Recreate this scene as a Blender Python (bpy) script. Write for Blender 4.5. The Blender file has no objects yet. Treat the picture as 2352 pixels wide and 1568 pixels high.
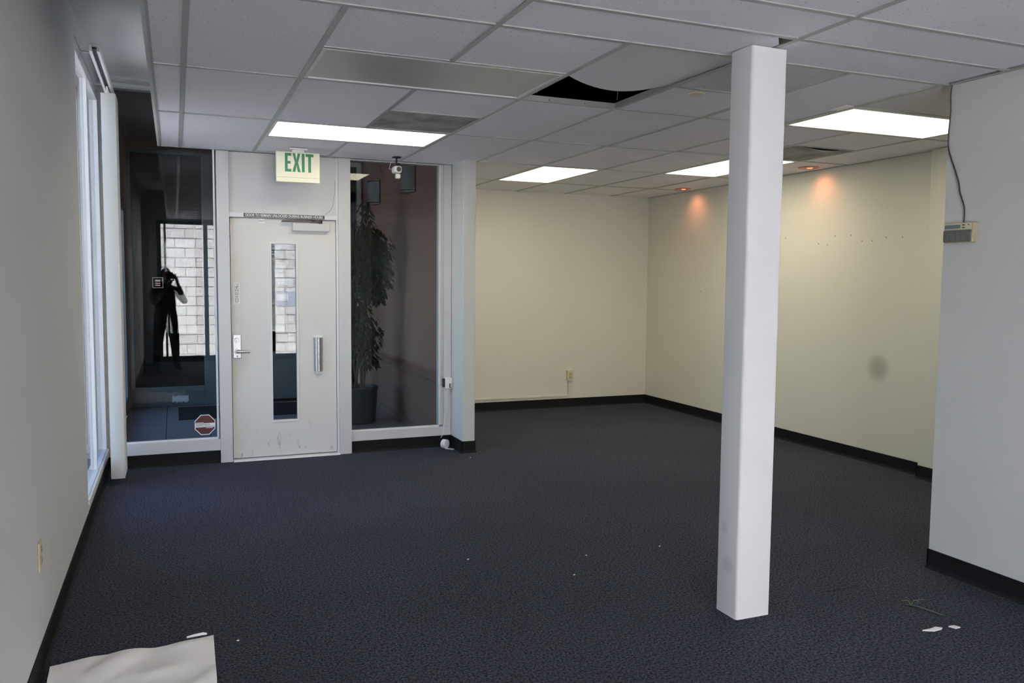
import bpy, bmesh, math, random
from mathutils import Vector, Matrix, noise as mnoise
random.seed(7)
scene = bpy.context.scene
C = scene.collection

# ------------------------------------------------------------------ camera
HC = 1.5336
R_ = Vector((0.92542558, -0.37883008, 0.00867537))
U_ = Vector((0.02041946, 0.07271673, 0.99714358))
F_ = Vector((0.37837882, 0.92260504, -0.07502943))
camd = bpy.data.cameras.new('camera')
camd.sensor_width = 36.0
camd.lens = 1892.5745 / 2352 * 36.0
camd.clip_start = 0.05
cam = bpy.data.objects.new('camera', camd)
C.objects.link(cam)
mw = Matrix.Identity(4)
for i in range(3):
    mw[i][0], mw[i][1], mw[i][2] = R_[i], U_[i], -F_[i]
mw[2][3] = HC
cam.matrix_world = mw
scene.camera = cam

# ------------------------------------------------------------------ light and exposure
EXPO = 2.0
scene.view_settings.view_transform = 'Standard'
scene.view_settings.look = 'None'
scene.view_settings.exposure = EXPO
scene.view_settings.gamma = 1.0
scene.view_settings.use_curve_mapping = False
scene.cycles.use_denoising = True
scene.cycles.max_bounces = 14
scene.cycles.diffuse_bounces = 8
scene.cycles.transparent_max_bounces = 24
scene.cycles.sample_clamp_indirect = 0.0

world = bpy.data.worlds.new('sky')
scene.world = world
world.use_nodes = True
wn = world.node_tree
wn.nodes.clear()
sky = wn.nodes.new('ShaderNodeTexSky')
sky.sky_type = 'NISHITA'
sky.sun_disc = False
sky.sun_elevation = math.radians(60)
sky.sun_rotation = math.radians(10)
bg = wn.nodes.new('ShaderNodeBackground')
bg.inputs['Strength'].default_value = 0.21
sky.ozone_density = 5.0
sky.dust_density = 0.3
wo = wn.nodes.new('ShaderNodeOutputWorld')
wn.links.new(sky.outputs[0], bg.inputs[0])
wn.links.new(bg.outputs[0], wo.inputs[0])

sund = bpy.data.lights.new('sun', 'SUN')
sund.energy = 21.0
sund.angle = math.radians(0.6)
sund.color = (1.0, 0.965, 0.975)
sun = bpy.data.objects.new('sun', sund)
C.objects.link(sun)
sun.rotation_euler = Vector((-0.10, -0.52, -0.86)).to_track_quat('-Z', 'Y').to_euler()
sun.location = (2, 10, 14)

FLUO = (1.0, 0.93, 0.68)
FLUO_E = 2.0

# ------------------------------------------------------------------ materials
def _nt(name):
    m = bpy.data.materials.new(name)
    m.use_nodes = True
    nt = m.node_tree
    b = nt.nodes['Principled BSDF']
    return m, nt, b

def _n(nt, t, **kw):
    n = nt.nodes.new(t)
    for k, v in kw.items():
        setattr(n, k, v)
    return n

def _math(nt, op, a, b=None, clamp=False):
    n = _n(nt, 'ShaderNodeMath', operation=op, use_clamp=clamp)
    for i, v in enumerate((a, b)):
        if v is None:
            continue
        if isinstance(v, (int, float)):
            n.inputs[i].default_value = v
        else:
            nt.links.new(v, n.inputs[i])
    return n.outputs[0]

def _mix(nt, fac, a, b):
    n = _n(nt, 'ShaderNodeMix', data_type='RGBA')
    for s, v in ((n.inputs[0], fac), (n.inputs[6], a), (n.inputs[7], b)):
        if isinstance(v, (int, float)):
            s.default_value = v
        elif isinstance(v, (tuple, list)):
            s.default_value = (v[0], v[1], v[2], 1)
        else:
            nt.links.new(v, s)
    return n.outputs[2]

def _noise(nt, vec, scale, detail=3, rough=0.55):
    n = _n(nt, 'ShaderNodeTexNoise')
    n.inputs['Scale'].default_value = scale
    n.inputs['Detail'].default_value = detail
    n.inputs['Roughness'].default_value = rough
    nt.links.new(vec, n.inputs['Vector'])
    return n.outputs[0]

def _range(nt, v, a, b, c=0.0, d=1.0, smooth=True):
    n = _n(nt, 'ShaderNodeMapRange')
    if smooth:
        n.interpolation_type = 'SMOOTHSTEP'
    nt.links.new(v, n.inputs[0])
    for i, x in enumerate((a, b, c, d)):
        n.inputs[i + 1].default_value = x
    return n.outputs[0]

def _bump(nt, b, h, strength, dist):
    n = _n(nt, 'ShaderNodeBump')
    n.inputs['Strength'].default_value = strength
    n.inputs['Distance'].default_value = dist
    nt.links.new(h, n.inputs['Height'])
    nt.links.new(n.outputs[0], b.inputs['Normal'])

def sc(c, k):
    return tuple(min(1.0, x * k) for x in c)

def pmat(name, col, rough=0.6, var=0.06, scale=12.0, bump=0.0, bscale=150.0, bdist=0.002, metal=0.0, spec=0.5, coat=0.0):
    m, nt, b = _nt(name)
    tc = _n(nt, 'ShaderNodeTexCoord')
    v = tc.outputs['Object']
    f = _noise(nt, v, scale)
    nt.links.new(_mix(nt, f, sc(col, 1 - var), sc(col, 1 + var)), b.inputs['Base Color'])
    b.inputs['Roughness'].default_value = rough
    b.inputs['Metallic'].default_value = metal
    b.inputs['Specular IOR Level'].default_value = spec
    b.inputs['Coat Weight'].default_value = coat
    if bump:
        _bump(nt, b, _noise(nt, v, bscale), bump, bdist)
    return m

def emat(name, col, strength):
    m, nt, b = _nt(name)
    tc = _n(nt, 'ShaderNodeTexCoord')
    f = _noise(nt, tc.outputs['Object'], 60)
    nt.links.new(_mix(nt, f, sc(col, .98), col), b.inputs['Emission Color'])
    b.inputs['Base Color'].default_value = (.8, .8, .8, 1)
    b.inputs['Emission Strength'].default_value = strength
    return m

def glass_mat(name, tint, wav=0.0, f0=0.045):
    m, nt, b = _nt(name)
    nt.nodes.remove(b)
    out = [n for n in nt.nodes if n.type == 'OUTPUT_MATERIAL'][0]
    tr = _n(nt, 'ShaderNodeBsdfTransparent')
    tr.inputs[0].default_value = (*tint, 1)
    gl = _n(nt, 'ShaderNodeBsdfGlossy')
    gl.inputs['Roughness'].default_value = 0.0
    lw = _n(nt, 'ShaderNodeLayerWeight')
    lw.inputs['Blend'].default_value = 0.5
    fac = _math(nt, 'ADD', _math(nt, 'MULTIPLY', _math(nt, 'POWER', lw.outputs['Facing'], 5.0), 1 - f0), f0)
    mx = _n(nt, 'ShaderNodeMixShader')
    nt.links.new(fac, mx.inputs[0])
    nt.links.new(tr.outputs[0], mx.inputs[1])
    nt.links.new(gl.outputs[0], mx.inputs[2])
    nt.links.new(mx.outputs[0], out.inputs[0])
    if wav:
        tc = _n(nt, 'ShaderNodeTexCoord')
        mp = _n(nt, 'ShaderNodeMapping')
        mp.inputs['Scale'].default_value = (3.0, 3.0, 1.3)
        nt.links.new(tc.outputs['Object'], mp.inputs[0])
        bp = _n(nt, 'ShaderNodeBump')
        bp.inputs['Strength'].default_value = wav
        bp.inputs['Distance'].default_value = 0.002
        nt.links.new(_noise(nt, mp.outputs[0], 1.6, 1), bp.inputs['Height'])
        nt.links.new(bp.outputs[0], gl.inputs['Normal'])
    return m

def wall_mat(name, col, var=0.03, stains=(), dots=(), rough=0.75):
    """painted drywall: slight mottling, roller texture, stains (centre, radius, colour, strength) and pin holes"""
    m, nt, b = _nt(name)
    tc = _n(nt, 'ShaderNodeTexCoord')
    v = tc.outputs['Object']
    c = _mix(nt, _noise(nt, v, 1.1, 4), sc(col, 1 - var), sc(col, 1 + var))
    sm = _range(nt, _noise(nt, v, 5.0, 5), 0.62, 0.80, 0, 0.10)
    c = _mix(nt, sm, c, sc(col, 0.72))
    for p, r, sc_, k in stains:
        d = _n(nt, 'ShaderNodeVectorMath', operation='DISTANCE')
        nt.links.new(v, d.inputs[0])
        d.inputs[1].default_value = p
        c = _mix(nt, _range(nt, d.outputs['Value'], r * 0.25, r, k, 0.0), c, sc_)
    for p in dots:
        d = _n(nt, 'ShaderNodeVectorMath', operation='DISTANCE')
        nt.links.new(v, d.inputs[0])
        d.inputs[1].default_value = p
        c = _mix(nt, _range(nt, d.outputs['Value'], 0.003, 0.009, 0.75, 0.0), c, (0.09, 0.08, 0.06))
    nt.links.new(c, b.inputs['Base Color'])
    b.inputs['Roughness'].default_value = rough
    b.inputs['Specular IOR Level'].default_value = 0.3
    _bump(nt, b, _noise(nt, v, 220), 0.12, 0.001)
    return m

def carpet_mat():
    m, nt, b = _nt('carpet')
    tc = _n(nt, 'ShaderNodeTexCoord')
    v = tc.outputs['Object']
    fine = _noise(nt, v, 95, 4, 0.75)
    vo = _n(nt, 'ShaderNodeTexVoronoi')
    vo.inputs['Scale'].default_value = 120
    nt.links.new(v, vo.inputs['Vector'])
    c = _mix(nt, _range(nt, fine, 0.38, 0.62), (0.009, 0.010, 0.014), (0.096, 0.102, 0.141))
    hue = _n(nt, 'ShaderNodeSeparateColor')
    nt.links.new(vo.outputs['Color'], hue.inputs[0])
    c = _mix(nt, _range(nt, hue.outputs[0], 0.80, 0.95, 0, 0.45), c, (0.090, 0.074, 0.070))
    c = _mix(nt, _range(nt, hue.outputs[1], 0.80, 0.95, 0, 0.45), c, (0.032, 0.052, 0.125))
    big = _noise(nt, v, 0.9, 4)
    c = _mix(nt, _range(nt, big, 0.35, 0.65, 0, 0.22), c, (0.026, 0.026, 0.029))
    nt.links.new(c, b.inputs['Base Color'])
    b.inputs['Roughness'].default_value = 0.95
    b.inputs['Specular IOR Level'].default_value = 0.1
    _bump(nt, b, fine, 0.6, 0.004)
    return m

def tile_mat(name, col, dirt=0.0):
    m, nt, b = _nt(name)
    tc = _n(nt, 'ShaderNodeTexCoord')
    v = tc.outputs['Object']
    c = _mix(nt, _noise(nt, v, 2.2, 3), sc(col, .95), sc(col, 1.04))
    c = _mix(nt, _range(nt, _noise(nt, v, 120, 2), 0.45, 0.75, 0, 0.35), c, sc(col, .80))
    pit = _n(nt, 'ShaderNodeTexVoronoi')
    pit.inputs['Scale'].default_value = 42
    nt.links.new(v, pit.inputs['Vector'])
    sel = _n(nt, 'ShaderNodeSeparateColor')
    nt.links.new(pit.outputs['Color'], sel.inputs[0])
    pm = _math(nt, 'MULTIPLY', _range(nt, pit.outputs['Distance'], 0.08, 0.16, 1, 0), _range(nt, sel.outputs[0], 0.52, 0.56))
    c = _mix(nt, _math(nt, 'MULTIPLY', pm, 0.9), c, sc(col, .36))
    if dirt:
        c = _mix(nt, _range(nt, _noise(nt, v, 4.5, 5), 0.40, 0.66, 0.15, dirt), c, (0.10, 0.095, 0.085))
    nt.links.new(c, b.inputs['Base Color'])
    b.inputs['Roughness'].default_value = 0.9
    b.inputs['Specular IOR Level'].default_value = 0.15
    _bump(nt, b, pm, -0.4, 0.003)
    return m

def door_mat():
    m, nt, b = _nt('door_paint')
    tc = _n(nt, 'ShaderNodeTexCoord')
    v = tc.outputs['Object']
    sx = _n(nt, 'ShaderNodeSeparateXYZ')
    nt.links.new(v, sx.inputs[0])
    col = (0.68, 0.67, 0.66)
    c = _mix(nt, _noise(nt, v, 1.6, 4), sc(col, .94), sc(col, 1.04))
    # yellowed hand grime along the lock edge
    edge = _range(nt, sx.outputs[0], 0.0, 0.17, 0.55, 0.0)
    c = _mix(nt, _math(nt, 'MULTIPLY', edge, _range(nt, _noise(nt, v, 3.0, 4), .3, .7)), c, (0.50, 0.46, 0.36))
    # kick scuffs near the bottom
    low = _range(nt, sx.outputs[2], 0.05, 0.42, 1.0, 0.0)
    mp = _n(nt, 'ShaderNodeMapping')
    mp.inputs['Scale'].default_value = (1.6, 1, 0.7)
    nt.links.new(v, mp.inputs[0])
    sc1 = _range(nt, _noise(nt, mp.outputs[0], 14, 6, .7), 0.56, 0.70, 0, 0.75)
    c = _mix(nt, _math(nt, 'MULTIPLY', low, sc1), c, (0.30, 0.28, 0.26))
    sc2 = _range(nt, _noise(nt, v, 9, 5, .7), 0.68, 0.78, 0, 0.35)
    c = _mix(nt, sc2, c, (0.42, 0.40, 0.38))
    nt.links.new(c, b.inputs['Base Color'])
    b.inputs['Roughness'].default_value = 0.5
    _bump(nt, b, _noise(nt, v, 60), 0.08, 0.002)
    return m

def person_mat():
    m, nt, b = _nt('person_clothes')
    tc = _n(nt, 'ShaderNodeTexCoord')
    v = tc.outputs['Object']
    s = _n(nt, 'ShaderNodeSeparateXYZ')
    nt.links.new(v, s.inputs[0])
    z = s.outputs[2]
    c = _mix(nt, _range(nt, z, 0.075, 0.085), (0.02, 0.018, 0.017), (0.035, 0.042, 0.065))
    c = _mix(nt, _range(nt, z, 0.90, 0.905), c, (0.035, 0.034, 0.036))
    arm = _math(nt, 'MULTIPLY', _range(nt, s.outputs[1], 0.125, 0.13), _range(nt, z, 1.0, 1.01))
    c = _mix(nt, arm, c, (0.22, 0.13, 0.095))
    rad = _math(nt, 'SQRT', _math(nt, 'ADD', _math(nt, 'MULTIPLY', s.outputs[0], s.outputs[0]), _math(nt, 'MULTIPLY', s.outputs[1], s.outputs[1])))
    nk = _math(nt, 'MULTIPLY', _range(nt, z, 1.415, 1.42), _range(nt, rad, .098, .10, 1, 0))
    c = _mix(nt, nk, c, (0.22, 0.13, 0.095))
    f = _noise(nt, v, 30)
    c = _mix(nt, _range(nt, f, .3, .7, 0, .25), c, (0.03, 0.03, 0.03))
    nt.links.new(c, b.inputs['Base Color'])
    b.inputs['Roughness'].default_value = 0.85
    return m

MT = {}
LAV = (0.565, 0.575, 0.60)
MT['wall'] = wall_mat('wall_paint', (0.60, 0.605, 0.60))
MT['wall_left'] = wall_mat('wall_left_paint', (0.595, 0.595, 0.605), var=.05)
MT['cream'] = wall_mat('alcove_paint', (0.70, 0.68, 0.60), stains=[], dots=[])
MT['carpet'] = carpet_mat()
MT['tile'] = tile_mat('ceiling_tile_board', (0.83, 0.815, 0.87))
MT['tile_b'] = tile_mat('ceiling_tile_board_aged', (0.66, 0.65, 0.65))
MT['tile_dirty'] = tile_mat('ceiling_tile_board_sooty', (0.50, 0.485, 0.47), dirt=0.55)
MT['tile_smooth'] = pmat('vinyl_faced_tile', (0.62, 0.62, 0.64), .55, .03, 2)
MT['grid'] = pmat('ceiling_grid_steel', (0.42, 0.44, 0.425), .45, .05, 8)
MT['white_paint'] = pmat('white_trim_paint', (0.70, 0.70, 0.71), .45, .04, 3, .05, 60)
MT['col_paint'] = wall_mat('column_paint', (0.74, 0.74, 0.75), var=.02,
                           stains=[((-.002, 0.07, 0.235), 0.055, (0.40, 0.41, 0.43), .40), ((-.002, 0.10, 0.40), 0.04, (0.42, 0.43, 0.45), .30)])
MT['frame'] = pmat('storefront_frame_paint', (0.58, 0.575, 0.585), .4, .04, 4)
MT['door'] = door_mat()
MT['black_vinyl'] = pmat('black_vinyl_base', (0.010, 0.010, 0.011), .6, .2, 6, spec=.15)
MT['black'] = pmat('black_plastic', (0.012, 0.012, 0.013), .4, .1, 30)
MT['dark'] = pmat('plenum_dark', (0.018, 0.015, 0.013), .9, .3, 3)
MT['steel'] = pmat('galvanised_steel', (0.45, 0.46, 0.48), .4, .12, 20, metal=.7)
MT['chrome'] = pmat('satin_chrome', (0.42, 0.42, 0.44), .36, .04, 30, metal=1.0)
MT['bronze'] = pmat('dark_bronze', (0.06, 0.05, 0.045), .4, .1, 30, metal=.6)
MT['beige'] = pmat('ivory_plastic', (0.62, 0.57, 0.40), .45, .04, 30)
MT['tan'] = pmat('tan_plastic', (0.48, 0.40, 0.27), .45, .04, 30)
MT['grey_plastic'] = pmat('grey_plastic', (0.13, 0.13, 0.12), .5, .08, 60)
MT['white_plastic'] = pmat('white_plastic', (0.80, 0.80, 0.82), .35, .03, 30)
MT['sign_face'] = pmat('sign_face', (0.80, 0.80, 0.66), .35, .03, 10)
MT['green'] = pmat('sign_green', (0.02, 0.22, 0.12), .45, .06, 40)
MT['ink'] = pmat('black_ink', (0.02, 0.02, 0.03), .5, .1, 60)
MT['strip_dark'] = pmat('label_charcoal', (0.09, 0.09, 0.11), .5, .1, 60)
MT['red'] = pmat('sticker_red', (0.085, 0.004, 0.006), .4, .1, 30)
MT['white_ink'] = pmat('white_ink', (0.80, 0.80, 0.80), .5, .03, 60)
MT['grey_ink'] = pmat('grey_ink', (0.30, 0.30, 0.30), .5, .05, 60)
MT['terracotta'] = wall_mat('vestibule_paint', (0.285, 0.178, 0.140), var=.06)
MT['rail'] = pmat('chair_rail_wood', (0.30, 0.19, 0.15), .35, .08, 10)
MT['teal'] = pmat('teal_grey_paint', (0.115, 0.155, 0.165), .45, .06, 6)
MT['slate'] = pmat('vestibule_tile', (0.30, 0.28, 0.285), .35, .12, 5, .05, 60)
MT['grout'] = pmat('grout', (0.06, 0.06, 0.06), .9, .1, 30)
MT['mat'] = pmat('rubber_mat', (0.012, 0.012, 0.013), .8, .2, 80, .3, 250)
MT['glass'] = glass_mat('window_glass', (0.93, 0.95, 0.94), wav=0.0)
MT['glass_tint'] = glass_mat('tinted_glass', (0.80, 0.82, 0.82), wav=0.006)
MT['glass_dark'] = glass_mat('vestibule_glass', (0.55, 0.57, 0.58))
MT['diff_on'] = emat('lit_diffuser', FLUO, FLUO_E)
MT['diff_dim'] = emat('lit_diffuser_aged', FLUO, FLUO_E * .72)
MT['diff_off'] = pmat('unlit_diffuser', (0.47, 0.49, 0.47), .35, .05, 3, .2, 400, .001)
MT['can_red'] = emat('can_lamp_glow', (1.0, 0.22, 0.08), 0.35)
MT['copper'] = pmat('can_reflector', (0.55, 0.22, 0.14), .3, .1, 20, metal=.6)
MT['blind'] = pmat('blind_vinyl', (0.50, 0.495, 0.475), .5, .03, 3)
MT['paper'] = pmat('paper_white', (0.74, 0.74, 0.76), .7, .05, 4)
MT['sheet'] = pmat('white_sheet', (0.86, 0.85, 0.86), .6, .06, 3)
MT['block'] = pmat('painted_block', (0.72, 0.69, 0.685), .85, .05, 5, .1, 60, .002)
MT['mortar'] = pmat('mortar', (0.40, 0.38, 0.37), .95, .1, 20)
MT['asphalt'] = pmat('alley_concrete', (0.42, 0.41, 0.40), .9, .2, 30, .4, 120)
MT['asphalt_dark'] = pmat('lot_asphalt', (0.075, 0.075, 0.08), .9, .2, 30, .4, 120)
MT['stucco'] = pmat('exterior_stucco', (0.70, 0.69, 0.68), .9, .05, 5, .3, 90)
MT['blue_board'] = pmat('pale_blue_board', (0.48, 0.50, 0.60), .6, .05, 5)
MT['pot'] = pmat('pot_glaze', (0.045, 0.065, 0.065), .5, .1, 8)
MT['soil'] = pmat('soil', (0.04, 0.03, 0.02), .95, .3, 40)
MT['leaf'] = pmat('ficus_leaf', (0.022, 0.040, 0.020), .45, .35, 9)
MT['bark'] = pmat('ficus_bark', (0.10, 0.075, 0.05), .85, .2, 30)
MT['sconce'] = pmat('frosted_sconce', (0.20, 0.23, 0.24), .4, .05, 10)
MT['skin'] = pmat('skin', (0.22, 0.13, 0.095), .55, .06, 20)
MT['hair'] = pmat('hair', (0.03, 0.022, 0.018), .6, .3, 60)
MT['person'] = person_mat()
MT['wire_brown'] = pmat('brown_wire', (0.05, 0.035, 0.035), .5, .1, 30)
MT['wire_green'] = pmat('green_wire', (0.06, 0.095, 0.08), .5, .1, 30)
MT['wire_yellow'] = pmat('yellow_wire', (0.24, 0.19, 0.06), .5, .1, 30)
MT['lcd'] = pmat('lcd', (0.035, 0.042, 0.045), .2, .1, 20)
MT['edge_bead'] = wall_mat('corner_bead_paint', (0.62, 0.58, 0.53))

# ------------------------------------------------------------------ geometry helpers
class MB:
    def __init__(s):
        s.v = []; s.f = []
    def add(s, vs, fs):
        k = len(s.v)
        s.v += [tuple(p) for p in vs]
        s.f += [tuple(i + k for i in f) for f in fs]
        return s
    def box(s, x0, x1, y0, y1, z0, z1):
        vs = [(x, y, z) for z in (z0, z1) for y in (y0, y1) for x in (x0, x1)]
        return s.add(vs, [(0, 2, 3, 1), (4, 5, 7, 6), (0, 1, 5, 4), (2, 6, 7, 3), (0, 4, 6, 2), (1, 3, 7, 5)])
    def prism(s, pts, ax, a0, a1):
        """closed 2D polygon extruded along axis ax; pts give the other two axes in order"""
        def mk(p, a):
            if ax == 'x': return (a, p[0], p[1])
            if ax == 'y': return (p[0], a, p[1])
            return (p[0], p[1], a)
        n = len(pts)
        vs = [mk(p, a0) for p in pts] + [mk(p, a1) for p in pts]
        return s.add(vs, [tuple(range(n))[::-1], tuple(range(n, 2 * n))] + [(i, (i + 1) % n, n + (i + 1) % n, n + i) for i in range(n)])
    def cyl(s, p0, p1, r0, r1=None, n=16):
        r1 = r0 if r1 is None else r1
        p0, p1 = Vector(p0), Vector(p1)
        q = (p1 - p0).to_track_quat('Z', 'Y').to_matrix()
        vs = []
        for p, r in ((p0, r0), (p1, r1)):
            for i in range(n):
                a = 2 * math.pi * i / n
                vs.append(p + q @ Vector((r * math.cos(a), r * math.sin(a), 0)))
        return s.add(vs, [tuple(range(n))[::-1], tuple(range(n, 2 * n))] + [(i, (i + 1) % n, n + (i + 1) % n, n + i) for i in range(n)])
    def tube(s, pts, r, n=8):
        pts = [Vector(p) for p in pts]
        vs = []; up = Vector((0.13, 0.31, 0.94))
        for i, p in enumerate(pts):
            t = (pts[min(i + 1, len(pts) - 1)] - pts[max(i - 1, 0)]).normalized()
            a = t.cross(up)
            if a.length < 1e-3: a = t.cross(Vector((1, 0, 0)))
            a.normalize(); b = t.cross(a)
            rr = r[i] if isinstance(r, (list, tuple)) else r
            for k in range(n):
                th = 2 * math.pi * k / n
                vs.append(p + a * rr * math.cos(th) + b * rr * math.sin(th))
        fs = [tuple(range(n))[::-1], tuple(range((len(pts) - 1) * n, len(pts) * n))]
        for i in range(len(pts) - 1):
            for k in range(n):
                fs.append((i * n + k, i * n + (k + 1) % n, (i + 1) * n + (k + 1) % n, (i + 1) * n + k))
        return s.add(vs, fs)
    def lathe(s, prof, c, n=24):
        """profile [(r, z)] round a vertical axis through c"""
        vs = [(c[0] + r * math.cos(2 * math.pi * k / n), c[1] + r * math.sin(2 * math.pi * k / n), c[2] + z) for r, z in prof for k in range(n)]
        fs = [(i * n + k, i * n + (k + 1) % n, (i + 1) * n + (k + 1) % n, (i + 1) * n + k) for i in range(len(prof) - 1) for k in range(n)]
        fs += [tuple(range(n))[::-1], tuple(range((len(prof) - 1) * n, len(prof) * n))]
        return s.add(vs, fs)
    def ell(s, c, r, n=20, m=14, f=None):
        vs = []; fs = []
        for j in range(m + 1):
            ph = math.pi * j / m
            for k in range(n):
                th = 2 * math.pi * k / n
                d = Vector((math.sin(ph) * math.cos(th), math.sin(ph) * math.sin(th), math.cos(ph)))
                p = Vector((d.x * r[0], d.y * r[1], d.z * r[2]))
                if f: p = f(d, p)
                vs.append((c[0] + p.x, c[1] + p.y, c[2] + p.z))
        for j in range(m):
            for k in range(n):
                fs.append((j * n + k, (j + 1) * n + k, (j + 1) * n + (k + 1) % n, j * n + (k + 1) % n))
        return s.add(vs, fs)

def obj(name, mb, mat, parent=None, bev=0.0, smooth=False, loc=None):
    """one mesh object; vertices are given in world space (or local when loc is given)"""
    off = Vector((0, 0, 0))
    if parent is not None and loc is None:
        p = parent
        while p is not None:
            off += p.location; p = p.parent
    me = bpy.data.meshes.new(name)
    me.from_pydata([(v[0] - off.x, v[1] - off.y, v[2] - off.z) for v in mb.v], [], mb.f)
    me.validate()
    bm = bmesh.new(); bm.from_mesh(me)
    bmesh.ops.remove_doubles(bm, verts=bm.verts, dist=1e-6)
    bmesh.ops.recalc_face_normals(bm, faces=bm.faces)
    bm.to_mesh(me); bm.free()
    me.materials.append(MT[mat] if isinstance(mat, str) else mat)
    if smooth:
        for p in me.polygons: p.use_smooth = True
        me.set_sharp_from_angle(angle=math.radians(40))
    o = bpy.data.objects.new(name, me)
    C.objects.link(o)
    if parent is not None: o.parent = parent
    if loc is not None: o.location = loc
    if bev:
        b = o.modifiers.new('bevel', 'BEVEL')
        b.width = bev; b.segments = 2; b.limit_method = 'ANGLE'
    return o

def tag(o, label, cat, group=None):
    o['label'] = label; o['category'] = cat
    if group: o['group'] = group
    return o

def thing(name, label, cat, loc, group=None):
    o = bpy.data.objects.new(name, None)
    o.empty_display_size = 0.05
    C.objects.link(o); o.location = loc
    return tag(o, label, cat, group)

def struct(name, mb, mat, parent=None, bev=0.0):
    o = obj(name, mb, mat, parent, bev)
    if parent is None: o['kind'] = 'structure'
    return o

def sempty(name, loc):
    o = bpy.data.objects.new(name, None)
    o.empty_display_size = 0.05
    C.objects.link(o); o.location = loc; o['kind'] = 'structure'
    return o

def B(*a):
    return MB().box(*a)

def text_mb(txt, x0, x1, z0, z1, y, th=0.0008, bold=0.0, face='-y', flip=False):
    """flat raised lettering filling a rectangle; face '-y' reads from the room"""
    cu = bpy.data.curves.new('lettering', 'FONT')
    cu.body = txt; cu.extrude = 0.01; cu.offset = bold; cu.resolution_u = 3
    t = bpy.data.objects.new('lettering', cu)
    C.objects.link(t)
    dg = bpy.context.evaluated_depsgraph_get()
    me = bpy.data.meshes.new_from_object(t.evaluated_get(dg))
    vs = [v.co.copy() for v in me.vertices]; fs = [tuple(p.vertices) for p in me.polygons]
    bpy.data.objects.remove(t); bpy.data.curves.remove(cu); bpy.data.meshes.remove(me)
    ax, bx = min(v.x for v in vs), max(v.x for v in vs)
    az, bz = min(v.y for v in vs), max(v.y for v in vs)
    out = []
    for v in vs:
        X = x0 + (v.x - ax) / (bx - ax) * (x1 - x0)
        Z = z0 + (v.y - az) / (bz - az) * (z1 - z0)
        out.append((X, y - th if v.z > 0 else y, Z))
    return MB().add(out, fs)

def skirting(name, p0, p1, nrm, h=0.103, parent=None, ext=(0, 0)):
    """black vinyl cove base from p0 to p1, nrm points into the room"""
    p0, p1, nrm = Vector((*p0, 0)), Vector((*p1, 0)), Vector((*nrm, 0))
    d = (p1 - p0).normalized()
    p0 = p0 - d * ext[0]; p1 = p1 + d * ext[1]
    prof = [(0, 0), (0.016, 0), (0.014, 0.004), (0.008, 0.012), (0.006, 0.02), (0.006, h - .002), (0.004, h), (0, h)]
    vs = [p + nrm * a + Vector((0, 0, b)) for p in (p0, p1) for a, b in prof]
    n = len(prof)
    mb = MB().add(vs, [tuple(range(n)), tuple(range(n, 2 * n))[::-1]] + [(i, (i + 1) % n, n + (i + 1) % n, n + i) for i in range(n)])
    return struct(name, mb, 'black_vinyl', parent)

# ------------------------------------------------------------------ key dimensions (metres)
H = 2.5557           # dropped ceiling
XL, XR, YR = -0.507, 3.7508, 3.177
XA, YA = 5.477, 8.919     # alcove right wall and back wall
YD = 7.19                 # entrance wall
YB = -1.60                # rear storefront
ROOF = 3.35

# ------------------------------------------------------------------ room shell
struct('floor', B(-0.75, 5.62, YB - .1, 9.05, -0.12, 0.0), 'carpet')
struct('trim_roof', B(-0.95, 5.75, YB - .16, 12.1, ROOF, ROOF + .12), 'dark')

wl = MB().box(-0.707, XL, YB, 5.50, 0, ROOF)
wl.box(-0.707, XL, 5.50, YD + .10, 0, 0.150)
wl.box(-0.707, XL, 5.50, YD + .10, 2.93, ROOF)
wl.box(-0.707, XL, 7.12, YD + .10, 0.150, 2.93)
struct('wall_left', wl, 'wall_left')
struct('trim_1', B(-0.530, -0.5055, 5.487, 5.5005, 0.104, 2.93), 'edge_bead')
struct('wall_right', B(XR, 5.62, YB, YR, 0, ROOF), 'wall')

dots = [(XA, y, z) for y, z in ((6.41, 1.953), (5.97, 1.883), (5.768, 1.945), (5.578, 1.944), (5.452, 1.89), (5.342, 1.886), (5.195, 1.908), (5.027, 1.905), (5.86, 1.871), (7.78, 1.42))]
MT['cream_r'] = wall_mat('alcove_right_paint', (0.70, 0.68, 0.60),
                         stains=[((XA, 5.22, 0.816), 0.15, (0.30, 0.29, 0.24), .62)], dots=dots)
struct('wall_alcove_right', B(XA, 5.62, YR, 9.05, 0, ROOF), 'cream_r')
struct('wall_alcove_back', B(2.33, XA, YA, 9.05, 0, ROOF), 'cream')
struct('wall_alcove_left', B(2.333, 2.446, 6.82, YA, 0, ROOF), 'wall', bev=.004)
struct('trim_pilaster', B(5.40, XA, 4.30, 4.715, 0, H), 'cream', bev=.003)
skirting('baseboard_left', (XL, YB), (XL, YD), (1, 0))
skirting('baseboard_right', (XR, YB), (XR, YR), (-1, 0), ext=(0, .006))
skirting('baseboard_right_end', (XR, YR), (5.477, YR), (0, 1), ext=(.006, 0))
skirting('baseboard_alcove_back', (2.446, YA), (XA, YA), (0, -1))
skirting('baseboard_alcove_right', (XA, YR), (XA, YA), (-1, 0))
skirting('baseboard_pilaster', (5.40, 4.30), (5.40, 4.715), (-1, 0), ext=(0, .006))
skirting('baseboard_pilaster_side', (5.40, 4.715), (XA, 4.715), (0, 1), ext=(.006, 0))
skirting('baseboard_alcove_left', (2.446, 6.82), (2.446, YA), (1, 0), ext=(.006, 0))
skirting('baseboard_pier_face', (2.333, 6.82), (2.446, 6.82), (0, -1), ext=(.006, .006))
skirting('baseboard_pier_side', (2.333, 6.82), (2.333, YD), (-1, 0), ext=(.006, 0))
skirting('baseboard_sidelight', (1.418, YD - .028), (2.333, YD - .028), (0, -1))
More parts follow.
